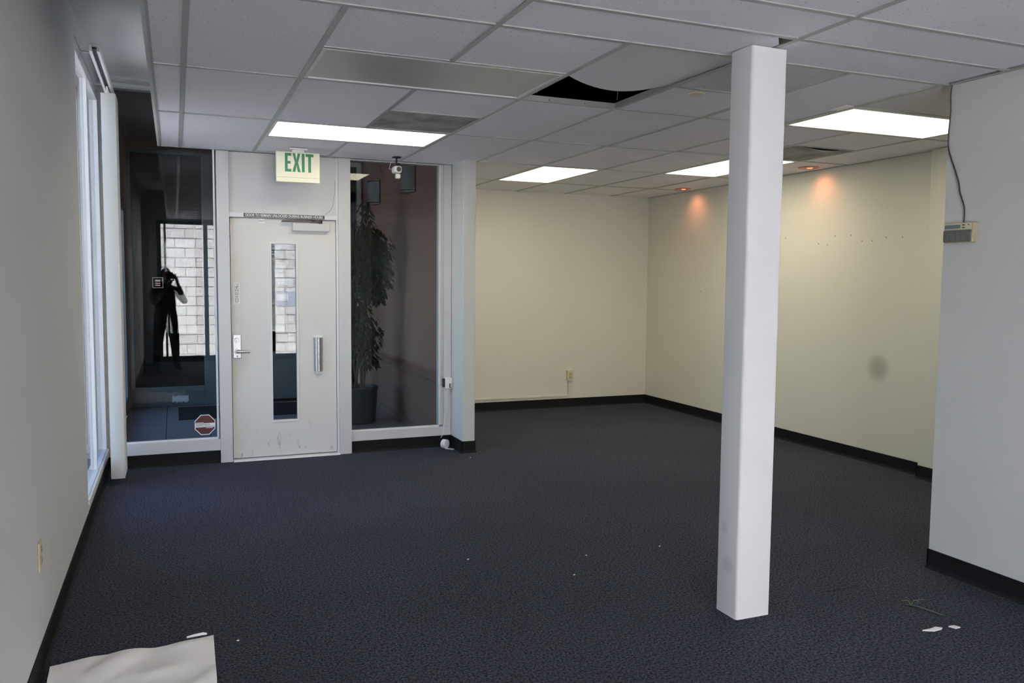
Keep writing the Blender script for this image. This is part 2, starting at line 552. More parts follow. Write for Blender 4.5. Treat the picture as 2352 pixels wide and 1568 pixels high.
skirting('baseboard_entry', (XL, YD - .028), (0.350, YD - .028), (0, -1))

# wall above the dropped ceiling line, higher slot ceiling by the window, header over the slot
struct('wall_front', MB().box(0.32, 2.333, 7.12, 7.27, H, ROOF).box(-0.707, 0.32, 7.12, 7.27, 2.985, ROOF), 'wall')
struct('trim_header', MB().prism([(7.12, 2.985), (7.098, 2.985), (7.098, 3.006), (7.112, 3.012), (7.112, 3.036), (7.09, 3.046), (7.09, 3.052), (7.12, 3.052)], 'x', XL, -0.09), 'frame')
struct('ceiling_slot', B(XL, -0.09, YB, 7.12, 3.052, 3.10), 'wall')
struct('trim_fascia', B(-0.098, -0.082, YB, 7.12, H - .004, 3.052), 'wall')

# ------------------------------------------------------------------ dropped ceiling
ceiling = sempty('ceiling', (0, 0, H))
xs = [-0.082, 0.065, 0.622, 1.231, 1.840, 2.462, 3.085, 3.700, 4.325, 4.945, 5.477]
ysn = [YB, -1.13, -0.52, 0.09, 0.70, 1.31, 1.92, 2.53, 2.844, 3.181, 3.785, 4.405, 5.02, 5.64, 6.285, 6.84, 7.12, 8.02, 8.919]
XI = {k: i for i, k in enumerate(['A', 0, 1, 2, 3, 4, 5, 6, 7, 8, 'W'])}
def yi(v): return min(range(len(ysn)), key=lambda i: abs(ysn[i] - v))
tiles = []       # (xi0, xi1, yi0, yi1, style)
def T(a, b, *ycuts, st=None):
    for k in range(len(ycuts) - 1):
        tiles.append((XI[a], XI[b], yi(ycuts[k]), yi(ycuts[k + 1]), st[k] if st else 'tile'))
near = [YB, -1.13, -0.52, 0.09, 0.70, 1.31, 1.92, 2.53, 2.844, 3.181]
T('A', 0, YB, -.52, .70, 1.92, 3.181, 4.405, 5.64, 7.12)
T(0, 2, *near)
T(2, 4, *near)
T(4, 6, *near)
T(0, 1, 3.181, 4.405, 5.64, 7.12)
T(1, 2, 3.181, 3.785)
T(2, 3, 3.181, 3.785)
T(1, 2, 4.405, 5.64)
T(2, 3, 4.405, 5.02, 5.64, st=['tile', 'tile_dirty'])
T(1, 2, 6.285, 7.12)
T(2, 3, 6.285, 7.12)
T(3, 4, 4.405, 5.64, 7.12)
T(4, 5, 3.181, 3.785, 4.405, 5.64, 6.84, 8.02, 8.919, st=['tile_b', 'tile', 'tile', 'tile', 'tile', 'tile'])
T(5, 6, 3.181, 4.405, 5.64, 6.84)
T(5, 6, 8.02, 8.919)
T(6, 8, 3.181, 3.785, st=['tile_b'])
T(6, 7, 4.405, 5.64, 6.84, 8.02, 8.919)
T(7, 8, 4.405, 5.02)
T(7, 8, 6.84, 8.02, 8.919)
T(8, 'W', 3.181, 3.785, 4.405, 5.64, 6.84, 8.02, 8.919)
fix_cells = {'off': (1, 3, 3.785, 4.405), 'door': (1, 3, 5.64, 6.285), 'right': (6, 8, 3.785, 4.405), 'mid': (5, 6, 6.84, 8.02), 'far': (7, 8, 5.64, 6.84)}
ZT = H + 0.002
for k, (a, b, c, d, st) in enumerate(tiles):
    x0, x1, y0, y1 = xs[a] + .004, xs[b] - .004, ysn[c] + .004, ysn[d] - .004
    if xs[b] > 3.72 and ysn[c] < 3.1: x1 = XR - .002
    if a == XI[4] and ysn[c] > 6.8:
        pass
    cx, cy = (x0 + x1) / 2, (y0 + y1) / 2
    mb = MB()
    if a == XI[2] and abs(ysn[c] - 2.844) < .01:
        # notched at the column: a sliver stands open beside it
        mb.prism([(x0 - cx, y0 - cy), (x1 - .10 - cx, y0 - cy), (x1 - .012 - cx, y0 + .10 - cy), (x1 - .012 - cx, y1 - cy), (x0 - cx, y1 - cy)], 'z', 0, .015)
    else:
        mb.box(x0 - cx, x1 - cx, y0 - cy, y1 - cy, 0, .015)
    o = obj('ceiling_tile', mb, st, ceiling, loc=(cx, cy, ZT - H))
    if k % 5 == 2:
        o.rotation_euler = (random.uniform(-.0012, .0012), random.uniform(-.002, .002), 0)
        o.location.z += .001

# grid bars from the cell edges
own = {}
for k, (a, b, c, d, st) in enumerate(tiles):
    for i in range(a, b):
        for j in range(c, d): own[(i, j)] = ('t', k)
for nme, (a, b, y0, y1) in fix_cells.items():
    for i in range(XI[a], XI[b]):
        for j in range(yi(y0), yi(y1)): own[(i, j)] = ('f', nme)
for i in range(XI[3], XI[4]):
    for j in range(yi(3.181), yi(4.405)): own[(i, j)] = ('h', 0)
for j in range(yi(5.02), yi(5.64)): own[(XI[7], j)] = ('h', 1)
def runs(flags):
    out = []; st = None
    for k, f in enumerate(flags + [False]):
        if f and st is None: st = k
        if not f and st is not None: out.append((st, k)); st = None
    return out
bw = .0125
for i in range(len(xs)):                      # runners along y
    fl = [own.get((i - 1, j)) != own.get((i, j)) for j in range(len(ysn) - 1)]
    for j0, j1 in runs(fl):
        x = xs[i]; y0, y1 = ysn[j0], ysn[j1]
        if i == XI[6] and y0 < 3: x = XR - bw
        if i == XI[6] and y0 < 3 and y1 > 3.19:
            obj('grid_bar', B(XR - 2 * bw, XR - .001, y0, YR, H - .003, H + .002), 'grid', ceiling)
            y0 = YR + .004; x = xs[i]
        xa, xb = x - bw, x + bw
        if i == 0: xa = x
        if i == len(xs) - 1: xb = x - .001
        obj('grid_bar', MB().box(xa, xb, y0 + .001, y1 - .001, H - .003, H + .002).box(x - .001, x + .001, y0 + .001, y1 - .001, H + .002, H + .034), 'grid', ceiling)
for j in range(1, len(ysn) - 1):              # cross tees along x
    fl = [own.get((i, j - 1)) != own.get((i, j)) for i in range(len(xs) - 1)]
    for i0, i1 in runs(fl):
        x0, x1 = xs[i0] + bw, xs[i1] - bw
        if ysn[j] < 3.1 and i1 == XI[6]: x1 = XR - 2 * bw - .001
        if x1 - x0 < .03: continue
        y = ysn[j]
        obj('cross_tee', MB().box(x0, x1, y - bw, y + bw, H - .0028, H + .002).box(x0, x1, y - .001, y + .001, H + .002, H + .030), 'grid', ceiling)

# open bay: half the tile hangs and sags, hanger wires and duct above
def sag_tile(name, x0, x1, y0, y1, f, mat, z=ZT, n=16, th=.012):
    mb = MB(); vs = []; fs = []
    for lay in (0, th):
        for j in range(n + 1):
            for i in range(n + 1):
                u, v = i / n, j / n
                vs.append((x0 + (x1 - x0) * u, y0 + (y1 - y0) * v, z + lay + f(u, v)))
    N = (n + 1) ** 2
    for j in range(n):
        for i in range(n):
            a = j * (n + 1) + i
            fs.append((a, a + 1, a + n + 2, a + n + 1)); fs.append((N + a, N + a + n + 1, N + a + n + 2, N + a + 1))
    per = [i for i in range(n + 1)] + [j * (n + 1) + n for j in range(1, n + 1)] + [n * (n + 1) + i for i in range(n - 1, -1, -1)] + [j * (n + 1) for j in range(n - 1, 0, -1)]
    for k in range(len(per)):
        a, b = per[k], per[(k + 1) % len(per)]
        fs.append((a, N + a, N + b, b))
    return obj(name, mb.add(vs, fs), mat, ceiling, smooth=True)
sag_tile('sagging_tile', xs[XI[3]] + .006, xs[XI[4]] - .006, 3.195, 3.800,
         lambda u, v: -0.058 * math.sin(math.pi * u ** .85) * v ** 1.6 + .010 * v * u, 'tile_smooth')
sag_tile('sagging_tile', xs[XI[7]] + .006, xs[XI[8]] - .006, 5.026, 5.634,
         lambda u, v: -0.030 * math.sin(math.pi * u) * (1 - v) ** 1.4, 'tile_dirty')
for x, y in ((1.90, 4.30), (2.40, 4.28)):
    obj('hanger_wire', MB().tube([(x, y, H + .02), (x + .01, y - .01, H + .2), (x, y + .01, H + .45), (x - .02, y, ROOF)], .0016, 6), 'steel', ceiling)
for sgn, x in ((0, 2.02), (1, 2.25)):
    obj('clip', B(x, x + .02, 4.385, 4.398, H, H + .012), 'steel', ceiling)
tag(obj('flexible_duct', MB().tube([(1.3, 3.95, 2.93), (1.8, 4.0, 2.92), (2.3, 3.85, 2.95), (2.9, 3.8, 3.0)], .11, 16), 'dark', smooth=True),
    'dark flexible duct lying above the open ceiling bay', 'duct')

# ------------------------------------------------------------------ ceiling light fixtures
def troffer(key, label, lit):
    a, b, y0, y1 = fix_cells[key]
    x0, x1 = xs[XI[a]] + .014, xs[XI[b]] - .014
    y0, y1 = ysn[yi(y0)] + .014, ysn[yi(y1)] - .014
    t = thing('ceiling_light', label, 'ceiling light', ((x0 + x1) / 2, (y0 + y1) / 2, H), 'recessed fluorescent troffers')
    w = .018
    fr = MB().box(x0, x1, y0, y0 + w, H - .004, H + .010).box(x0, x1, y1 - w, y1, H - .004, H + .010)
    fr.box(x0, x0 + w, y0 + w, y1 - w, H - .004, H + .010).box(x1 - w, x1, y0 + w, y1 - w, H - .004, H + .010)
    obj('frame', fr, 'white_paint', t, bev=.001)
    obj('diffuser', B(x0 + w, x1 - w, y0 + w, y1 - w, H + .002, H + .006), lit or 'diff_off', t)
    obj('housing', B(x0 + .004, x1 - .004, y0 + .004, y1 - .004, H + .012, H + .11), 'steel', t)
troffer('off', 'unlit rectangular troffer with grey diffuser beside the open ceiling bay', None)
troffer('door', 'lit white troffer in the ceiling just in front of the exit sign', 'diff_on')
troffer('right', 'lit white troffer in the ceiling beside the end of the grey right wall', 'diff_dim')
troffer('mid', 'lit white troffer over the alcove, nearest the wall with the ivory outlet', 'diff_on')
troffer('far', 'lit white troffer over the alcove between the column and the copper downlights', 'diff_on')

def can_light(x, y, label):
    t = thing('recessed_downlight', label, 'downlight', (x, y, H), 'copper recessed downlights')
    obj('trim_ring', MB().lathe([(.062, -.002), (.088, -.004), (.092, 0.0), (.092, .0015), (.062, .0015)], (x, y, H), 28), 'copper', t, smooth=True)
    obj('reflector', MB().lathe([(.060, .001), (.061, .001), (.057, .0017), (.056, .0017)], (x, y, H), 28), 'copper', t)
    obj('lamp', MB().ell((x + .012, y, H + .001), (.030, .030, .010), 16, 8), 'can_red', t, smooth=True)
    l = bpy.data.lights.new('downlight_beam', 'SPOT')
    l.energy = .95; l.color = (1.0, .34, .16); l.spot_size = math.radians(128); l.spot_blend = 1.0; l.shadow_soft_size = .06
    lo = bpy.data.objects.new('downlight_beam', l)
    C.objects.link(lo); lo.parent = t; lo.location = (.02, 0, -.030)
    lo.rotation_euler = Vector((.48, 0, -.88)).to_track_quat('-Z', 'Y').to_euler()
can_light(5.276, 7.885, 'copper recessed downlight near the far alcove corner')
can_light(5.292, 5.925, 'copper recessed downlight above the pin-holed cream wall')

tag(obj('sprinkler_cover', MB().lathe([(.0, -.007), (.030, -.007), (.040, -.005), (.044, 0), (.044, .0015), (0, .0015)], (2.668, 3.876, H), 28), 'beige', smooth=True),
    'round ivory sprinkler cover plate on ceiling tile', 'cover plate')
tag(obj('ceiling_plate', B(3.625, 3.685, 3.77, 3.90, H - .003, H + .0015), 'white_plastic', bev=.001),
    'small flat white plate on the ceiling beside a lit troffer', 'plate')

# ------------------------------------------------------------------ column
CX0, CX1, CY0, CY1 = 2.329, 2.518, 2.973, 3.127
cm = MB()
mcx, mcy = (CX0 + CX1) / 2, (CY0 + CY1) / 2
n = 40
ring = []
r = .014
for qx, qy, a0 in ((CX1 - r, CY1 - r, 0), (CX0 + r, CY1 - r, 90), (CX0 + r, CY0 + r, 180), (CX1 - r, CY0 + r, 270)):
    for k in range(5):
        a = math.radians(a0 + k * 22.5)
        ring.append((qx + r * math.cos(a), qy + r * math.sin(a)))
vs = []
L = len(ring)
for j in range(n + 1):
    z = (H - .004) * j / n
    for i, (x, y) in enumerate(ring):
        k = 1.0
        if j == n: z2 = z - abs(mnoise.noise((x * 60, y * 60, 3))) * .012
        else: z2 = z
        w = mnoise.noise((x * 7, y * 7, z * 2)) * .0012
        vs.append((x + w, y + w, z2))
fs = [tuple(range(L))[::-1], tuple(range(n * L, (n + 1) * L))]
for j in range(n):
    for i in range(L):
        fs.append((j * L + i, j * L + (i + 1) % L, (j + 1) * L + (i + 1) % L, (j + 1) * L + i))
cm.add([(a - CX0, b - CY0, c) for a, b, c in vs], fs)
co = obj('support_column', cm, 'col_paint', loc=(CX0, CY0, 0), smooth=True)
tag(co, 'white painted square support column standing on the dark carpet', 'column')

# ------------------------------------------------------------------ entrance wall: sidelights, door
FY0, FY1 = YD - .05, YD + .05     # frame depth
w1 = sempty('window_1', (-0.05, YD, 0))
obj('sill', MB().box(XL, 0.345, YD - .028, YD + .04, 0, .104).box(XL, .335, FY0 + .004, FY1, .104, .196), 'frame', w1, bev=.002)
obj('sill_bead', B(XL, .318, FY0 + .022, FY0 + .04, .196, .212), 'white_paint', w1, bev=.002)
obj('jamb', B(XL, -0.43, FY0 + .01, FY1, .196, 2.985), 'frame', w1)
obj('glass_bead', B(.309, .322, FY0 + .02, FY1, .212, 2.985), 'white_paint', w1)
obj('pane', B(-0.43, .309, YD - .003, YD + .003, .212, 2.985), 'glass_tint', w1)
w2 = sempty('window_2', (1.85, YD, 0))
obj('sill', MB().box(1.418, 2.330, YD - .028, YD + .04, 0, .104).box(1.416, 2.330, FY0 + .004, FY1, .104, .184), 'frame', w2, bev=.002)
obj('sill_bead', B(1.416, 2.222, FY0 + .022, FY0 + .04, .184, .200), 'white_paint', w2, bev=.002)
obj('jamb', MB().box(2.262, 2.330, FY0 + .004, FY1, .184, H - .004).box(2.232, 2.262, FY0 + .030, FY1, .200, H - .004), 'frame', w2, bev=.002)
obj('glass_bead', B(2.220, 2.232, FY0 + .02, FY1, .200, H - .004), 'white_paint', w2)
obj('head', B(1.416, 2.330, FY0 + .02, FY1, H - .012, H - .004), 'frame', w2)
obj('pane', B(1.416, 2.220, YD - .003, YD + .003, .200, H - .012), 'glass_tint', w2)

dr = sempty('door_1', (0.86, YD, 0))
obj('post', B(.332, .428, FY0 - .012, FY1 + .02, 0, H - .004), 'frame', dr, bev=.003)
obj('post', B(1.312, 1.416, FY0 - .012, FY1 + .02, 0, H - .004), 'frame', dr, bev=.003)
obj('stop', B(1.296, 1.312, FY0 + .012, FY1, 0, H - .004), 'white_paint', dr)
obj('transom_panel', B(.428, 1.296, FY0 + .022, FY1 - .01, 2.062, H - .004), 'frame', dr)
obj('header_bar', B(.428, 1.296, FY0 - .002, FY1, 2.024, 2.062), 'white_paint', dr, bev=.002)
obj('threshold', MB().prism([(FY0 - .03, 0), (FY0 - .02, .012), (FY1, .014), (FY1, 0)], 'x', .432, 1.312), 'white_paint', dr)
obj('transom_wire', MB().tube([(1.290, FY0 + .018, 2.36), (1.286, FY0 + .016, 2.25), (1.272, FY0 + .016, 2.15), (1.245, FY0 + .014, 2.10), (1.20, FY0 + .014, 2.07)], .0015, 6), 'grey_ink', dr)
# leaf with the narrow lite
LX0, LX1, LZ0, LZ1 = .757, .960, .325, 1.815
DX0, DX1, DZ0, DZ1 = .435, 1.292, .022, 2.020
DY0, DY1 = YD - .022, YD + .022
leaf = MB().box(DX0, LX0, DY0, DY1, DZ0, DZ1).box(LX1, DX1, DY0, DY1, DZ0, DZ1).box(LX0, LX1, DY0, DY1, DZ0, LZ0).box(LX0, LX1, DY0, DY1, LZ1, DZ1)
lf = obj('leaf', MB().add([(x - DX0, y - YD, z - DZ0) for x, y, z in leaf.v], leaf.f), 'door', dr, loc=(DX0 - .86, 0, DZ0))
def dpart(name, mb, mat, bev=0.0, smooth=False):
    m = MB().add([(x - DX0, y - YD, z - DZ0) for x, y, z in mb.v], mb.f)
    return obj(name, m, mat, lf, bev, smooth, loc=(0, 0, 0))
tw = .016
dpart('lite_trim', MB().box(LX0 - tw, LX1 + tw, DY0 - .006, DY0 + .004, LZ1 - .002, LZ1 + tw).box(LX0 - tw, LX1 + tw, DY0 - .006, DY0 + .004, LZ0 - tw, LZ0 + .002)
      .box(LX0 - tw, LX0 + .002, DY0 - .006, DY0 + .004, LZ0, LZ1).box(LX1 - .002, LX1 + tw, DY0 - .006, DY0 + .004, LZ0, LZ1), 'white_paint', .002)
dpart('lite_pane', B(LX0, LX1, YD - .003, YD + .003, LZ0, LZ1), 'glass_tint')
dpart('lock_plate', MB().box(.442, .508, DY0 - .008, DY0, .862, 1.058), 'chrome', .004)
dpart('thumb_turn', MB().cyl((.472, DY0 - .008, 1.012), (.472, DY0 - .016, 1.012), .020, .019, 20).box(.466, .478, DY0 - .034, DY0 - .015, .993, 1.033), 'chrome', .001)
dpart('lever_handle', MB().cyl((.476, DY0 - .008, .918), (.476, DY0 - .022, .918), .021, .019, 20).cyl((.476, DY0 - .02, .918), (.476, DY0 - .055, .918), .010, .010, 14)
      .tube([(.468, DY0 - .055, .919), (.50, DY0 - .057, .918), (.54, DY0 - .055, .916), (.572, DY0 - .050, .915)], [.013, .012, .010, .009], 12), 'chrome', smooth=True)
dpart('lock_screw', MB().cyl((.475, DY0 - .008, .878), (.475, DY0 - .0095, .878), .006, .006, 12), 'ink')
# wide pull handle with two end brackets
pull = MB()
for k in range(7):
    pass
arc = [(1.101 + .074 * k / 10, DY0 - .012 - .030 * math.sin(math.pi * k / 10) ** .6) for k in range(11)]
arc2 = [(x, y + .003) for x, y in arc][::-1]
pull.prism(arc + arc2, 'z', .732, 1.022)
dpart('pull_handle', pull, 'chrome', smooth=True)
for z0, z1, s in ((1.022, 1.044, 1), (.712, .732, -1)):
    zz = [(1.092, z0 if s > 0 else z1), (1.182, z0 if s > 0 else z1), (1.170, z1 if s > 0 else z0), (1.104, z1 if s > 0 else z0)]
    dpart('handle_bracket', MB().prism(zz, 'y', DY0 - .020, DY0), 'white_plastic', .002)
for x, z in ((1.104, 1.030), (1.172, 1.030), (1.106, .723), (1.170, .723)):
    dpart('bracket_screw', MB().cyl((x, DY0 - .020, z), (x, DY0 - .0215, z), .003, .003, 8), 'grey_ink')
cb = dpart('closer_body', B(.930, 1.236, DY0 - .052, DY0, 1.925, 1.990), 'frame', .003)
dpart('closer_arm', MB().tube([(1.155, DY0 - .040, 1.990), (1.155, DY0 - .040, 2.004)], .012, 10).prism([(.838, 1.995), (1.165, 1.998), (1.165, 2.006), (.838, 2.003)], 'y', DY0 - .060, DY0 - .036)
      .prism([(.845, 2.004), (1.12, 2.010), (1.12, 2.016), (.845, 2.009)], 'y', DY0 - .058, DY0 - .040), 'bronze')
dpart('closer_shoe', MB().box(1.09, 1.175, DY0 - .058, DY0 - .01, 2.004, 2.020).cyl((1.16, DY0 - .05, 1.99), (1.16, DY0 - .05, 2.018), .014, .014, 12), 'bronze', .002)
dpart('door_stop_catch', MB().prism([(.655, 2.018), (.715, 2.018), (.695, 2.002), (.672, 2.002)], 'y', DY0 - .022, DY0 - .002).box(.66, .712, DY0 - .006, DY0, 1.978, 1.992), 'white_plastic', .002)

# printed strip, PUSH sticker
ls = thing('notice_strip', 'charcoal strip lettered with an unlocked-door notice on the header bar', 'notice', (.868, YD, 2.03))
ys_ = FY0 - .0022
obj('backing', B(.540, 1.197, ys_ - .001, ys_, 2.027, 2.059), 'strip_dark', ls)
obj('lettering', text_mb('DOOR TO REMAIN UNLOCKED DURING BUSINESS HOURS', .556, 1.180, 2.0325, 2.0545, ys_ - .001, bold=.015), 'white_ink', ls)
ps = thing('push_sticker', 'narrow white and grey push sticker above the door lever', 'sticker', (.478, DY0, 1.31))
yp = DY0 - .0005
obj('backing', B(.456, .501, yp - .001, yp, 1.311, 1.486), 'white_ink', ps)
obj('panel', MB().box(.464, .493, yp - .0016, yp - .001, 1.366, 1.480).box(.464, .493, yp - .0016, yp - .001, 1.330, 1.360).box(.464, .493, yp - .0016, yp - .001, 1.319, 1.324), 'grey_ink', ps)
for k, ch in enumerate('PUSH'):
    z1 = 1.477 - k * .0278
    obj('lettering', text_mb(ch, .468, .489, z1 - .0235, z1, yp - .0016, bold=.03), 'white_ink', ps)
obj('fine_print', MB().box(.469, .488, yp - .0022, yp - .0016, 1.336, 1.341).box(.469, .488, yp - .0022, yp - .0016, 1.344, 1.348).box(.469, .488, yp - .0022, yp - .0016, 1.351, 1.355), 'white_ink', ps)

# EXIT sign
ex = thing('exit_sign', 'ivory exit sign with green letters hanging below the ceiling', 'exit sign', (.93, 6.77, H))
EX0, EX1, EZ0, EZ1, EY = .760, 1.099, 2.284, 2.522, 6.752
obj('housing', B(EX0, EX1, EY, EY + .042, EZ0, EZ1), 'sign_face', ex, bev=.006)
obj('seam', B(EX0 + .010, EX1 - .004, EY - .0012, EY + .001, EZ0 + .037, EZ0 + .0395), 'tan', ex)
obj('canopy', MB().box(.862, 1.003, EY - .01, EY + .055, H - .018, H - .003).box(.885, .98, EY + .008, EY + .034, EZ1 - .004, H - .016), 'white_plastic', ex, bev=.002)
def letters():
    z0, z1 = 2.366, 2.510
    h = z1 - z0
    yb, yf = EY + .002, EY - .0018
    def P(pts): return MB().prism(pts, 'y', yf, yb)
    x = .827
    E_ = MB().prism([(x, z0), (x + .049, z0), (x + .049, z0 + .021), (x + .021, z0 + .021), (x + .021, z0 + h * .43), (x + .044, z0 + h * .43), (x + .044, z0 + h * .57),
                     (x + .021, z0 + h * .57), (x + .021, z1 - .021), (x + .049, z1 - .021), (x + .049, z1), (x, z1)], 'y', yf, yb)
    x = .884; w = .064; s = .023
    X_ = MB().prism([(x, z0), (x + s, z0), (x + w / 2, z0 + h * .36), (x + w - s, z0), (x + w, z0), (x + w / 2 + s * .52, z0 + h * .5), (x + w - .002, z1), (x + w - s, z1),
                     (x + w / 2, z0 + h * .64), (x + s, z1), (x + .002, z1), (x + w / 2 - s * .52, z0 + h * .5)], 'y', yf, yb)
    I_ = MB().box(.957, .979, yf, yb, z0, z1)
    x = .987
    T_ = MB().prism([(x, z1), (x + .061, z1), (x + .061, z1 - .022), (x + .042, z1 - .022), (x + .042, z0), (x + .020, z0), (x + .020, z1 - .022), (x, z1 - .022)], 'y', yf, yb)
    return E_, X_, I_, T_
for m_ in letters():
    obj('letter', m_, 'green', ex)

# stickers on the sidelight
st = thing('alarm_sticker', 'red and white octagonal alarm company sticker low on the glass', 'sticker', (.215, YD - .003, .23))
yg = YD - .0034
def octa(cx, cz, rx, rz, cut=.30):
    a, b = rx * (1 - 2 * cut * .98), rz * (1 - 2 * cut * .98)
    return [(cx - a, cz - rz), (cx + a, cz - rz), (cx + rx, cz - b), (cx + rx, cz + b), (cx + a, cz + rz), (cx - a, cz + rz), (cx - rx, cz + b), (cx - rx, cz - b)]
ocx, ocz, orx, orz = .215, .316, .080, .084
obj('backing', MB().prism(octa(ocx, ocz, orx, orz), 'y', yg - .0004, yg), 'white_ink', st)
ir, iz = orx - .0065, orz - .0065
a_, b_ = ir * .41, iz * .41
obj('field', MB().prism([(ocx - ir, ocz + .014), (ocx + ir, ocz + .014), (ocx + ir, ocz + b_), (ocx + a_, ocz + iz), (ocx - a_, ocz + iz), (ocx - ir, ocz + b_)], 'y', yg - .0009, yg - .0004), 'red', st)
obj('field', MB().prism([(ocx - ir, ocz - .020), (ocx - ir, ocz - b_), (ocx - a_, ocz - iz), (ocx + a_, ocz - iz), (ocx + ir, ocz - b_), (ocx + ir, ocz - .020)], 'y', yg - .0009, yg - .0004), 'red', st)
obj('lettering', text_mb('SONITROL', ocx - .072, ocx + .042, ocz - .007, ocz + .010, yg - .0004), 'ink', st)
obj('rule', B(ocx - orx + .003, ocx + orx - .003, yg - .0007, yg - .0004, ocz - .0135, ocz - .012), 'ink', st)
obj('fine_print', B(ocx - .066, ocx - .010, yg - .0013, yg - .0009, ocz + .0165, ocz + .0205), 'white_ink', st)
obj('fine_print', B(ocx + .006, ocx + .064, yg - .0013, yg - .0009, ocz - .0290, ocz - .0250), 'white_ink', st)
sq = thing('square_decal', 'faint square outline decal at eye level on the sidelight glass', 'sticker', (-.118, YD - .003, 1.44))
e = .003
obj('outline', MB().box(-.157, -.079, yg - .0005, yg, 1.442, 1.442 + e).box(-.157, -.079, yg - .0005, yg, 1.522, 1.525).box(-.157, -.157 + e, yg - .0005, yg, 1.445, 1.522).box(-.079 - e, -.079, yg - .0005, yg, 1.445, 1.522), 'grey_ink', sq)
obj('emblem', MB().box(-.137, -.100, yg - .0005, yg, 1.458, 1.466).box(-.137, -.100, yg - .0005, yg, 1.474, 1.482).box(-.137, -.100, yg - .0005, yg, 1.492, 1.507), 'rail', sq)

# ------------------------------------------------------------------ left window with vertical blind
w3 = sempty('window_3', (XL, 6.3, .15))
X0 = -0.565
fm = MB().box(X0, -.512, 5.50, 7.12, .150, .186).box(X0, -.512, 5.50, 7.12, 2.86, 2.93)
obj('frame', fm, 'frame', w3, bev=.002)
obj('jamb', B(X0, -.512, 5.50, 5.535, .186, 2.86), 'frame', w3)
obj('jamb', B(X0, -.512, 7.075, 7.12, .186, 2.86), 'frame', w3)
obj('mullion', B(X0, -.520, 6.33, 6.365, .186, 2.86), 'frame', w3)
obj('pane', B(-.545, -.540, 5.535, 6.33, .186, 2.86), 'glass', w3)
obj('pane', B(-.545, -.540, 6.365, 7.075, .186, 2.86), 'glass', w3)
obj('stool', B(-.512, -.498, 5.50, 7.12, .150, .178), 'white_paint', w3)
vb = thing('vertical_blind', 'white vertical blind drawn to one side of the window', 'blind', (-.41, 6.6, 2.87))
obj('headrail', MB().box(-.440, -.424, 5.60, 6.98, 2.868, 2.905).box(-.398, -.382, 5.60, 6.98, 2.868, 2.905).box(-.424, -.398, 5.60, 6.98, 2.895, 2.905), 'white_paint', vb, bev=.001)
obj('channel', B(-.423, -.399, 5.61, 6.97, 2.884, 2.894), 'ink', vb)
for y in (5.80, 6.70):
    obj('wall_bracket', MB().prism([(XL, 2.86), (XL + .006, 2.86), (XL + .006, 2.905), (-.40, 2.905), (-.40, 2.912), (XL, 2.912)], 'y', y, y + .025), 'steel', vb)
for k in range(13):
    y = 6.60 + k * .022
    c = MB(); pts = []
    for i in range(9):
        u = i / 8
        pts.append((-.4525 + .094 * u + (k % 2) * .0025, y - .006 * math.sin(math.pi * u)))
    pts2 = [(x, yy + .0012) for x, yy in pts][::-1]
    c.prism(pts + pts2, 'z', .052 + (.012 if k else 0), 2.825)
    s_ = obj('slat', c, 'blind', vb, smooth=True)
    obj('carrier', B(-.415, -.407, y - .004, y + .004, 2.825, 2.872), 'white_plastic', vb)

# ------------------------------------------------------------------ vestibule beyond the glass
YF = 10.5
fv = sempty('floor_vestibule', (.9, 8.9, 0))
obj('grout', B(-.507, 2.30, YD + .05, YF + .1, -.12, -.006), 'grout', fv)
base = MB().box(-.1975, .1975, -.1975, .1975, -.006, .002)
tw_, gy_ = .402, YD + .06
me_t = None
for i in range(7):
    for j in range(9):
        x, y = -.30 + i * tw_, gy_ + .2 + j * tw_
        if x > 2.25 or y > YF + .05: continue
        if me_t is None:
            o = obj('tile', base, 'slate', fv, bev=.0, loc=(x - .9, y - 8.9, 0)); me_t = o.data
        else:
            o = bpy.data.objects.new('tile', me_t); C.objects.link(o); o.parent = fv; o.location = (x - .9, y - 8.9, 0)
struct('wall_vestibule_right', B(2.25, 2.331, YD + .05, YF + .1, 0, ROOF), 'terracotta')
struct('trim_chair_rail', MB().prism([(2.25, .560), (2.235, .566), (2.228, .585), (2.228, .625), (2.238, .640), (2.25, .645)], 'y', YD + .06, YF), 'rail')
struct('baseboard_vestibule', B(2.236, 2.25, YD + .06, YF, 0, .06), 'terracotta')
wv = MB().box(-.707, -.507, YD + .10, 7.90, 0, ROOF).box(-.707, -.507, 7.90, 10.15, 0, .12).box(-.707, -.507, 7.90, 10.15, 2.30, ROOF).box(-.707, -.507, 10.15, YF + .1, 0, ROOF)
struct('wall_vestibule_left', wv, 'terracotta')
w5 = sempty('window_5', (-.56, 9.5, .25))
obj('frame', MB().box(-.58, -.50, 7.90, 10.15, .12, .18).box(-.58, -.50, 7.90, 10.15, 2.25, 2.30).box(-.58, -.50, 7.90, 7.95, .18, 2.25).box(-.58, -.50, 10.10, 10.15, .18, 2.25).box(-.58, -.50, 9.0, 9.06, .18, 2.25), 'teal', w5)
obj('pane', B(-.545, -.540, 7.95, 9.0, .18, 2.25), 'glass', w5)
obj('pane', B(-.545, -.540, 9.06, 10.10, .18, 2.25), 'glass', w5)
struct('ceiling_vestibule', B(-.707, 2.33, 7.27, YF + .1, 3.09, 3.14), 'terracotta')
wf = MB().box(-.707, 2.33, YF, YF + .1, 2.98, ROOF).box(2.215, 2.33, YF, YF + .1, 0, 2.98).box(-.707, -.47, YF, YF + .1, 0, 2.98)
struct('wall_vestibule_far', wf, 'terracotta')
w6 = sempty('window_6', (0, YF, 0))
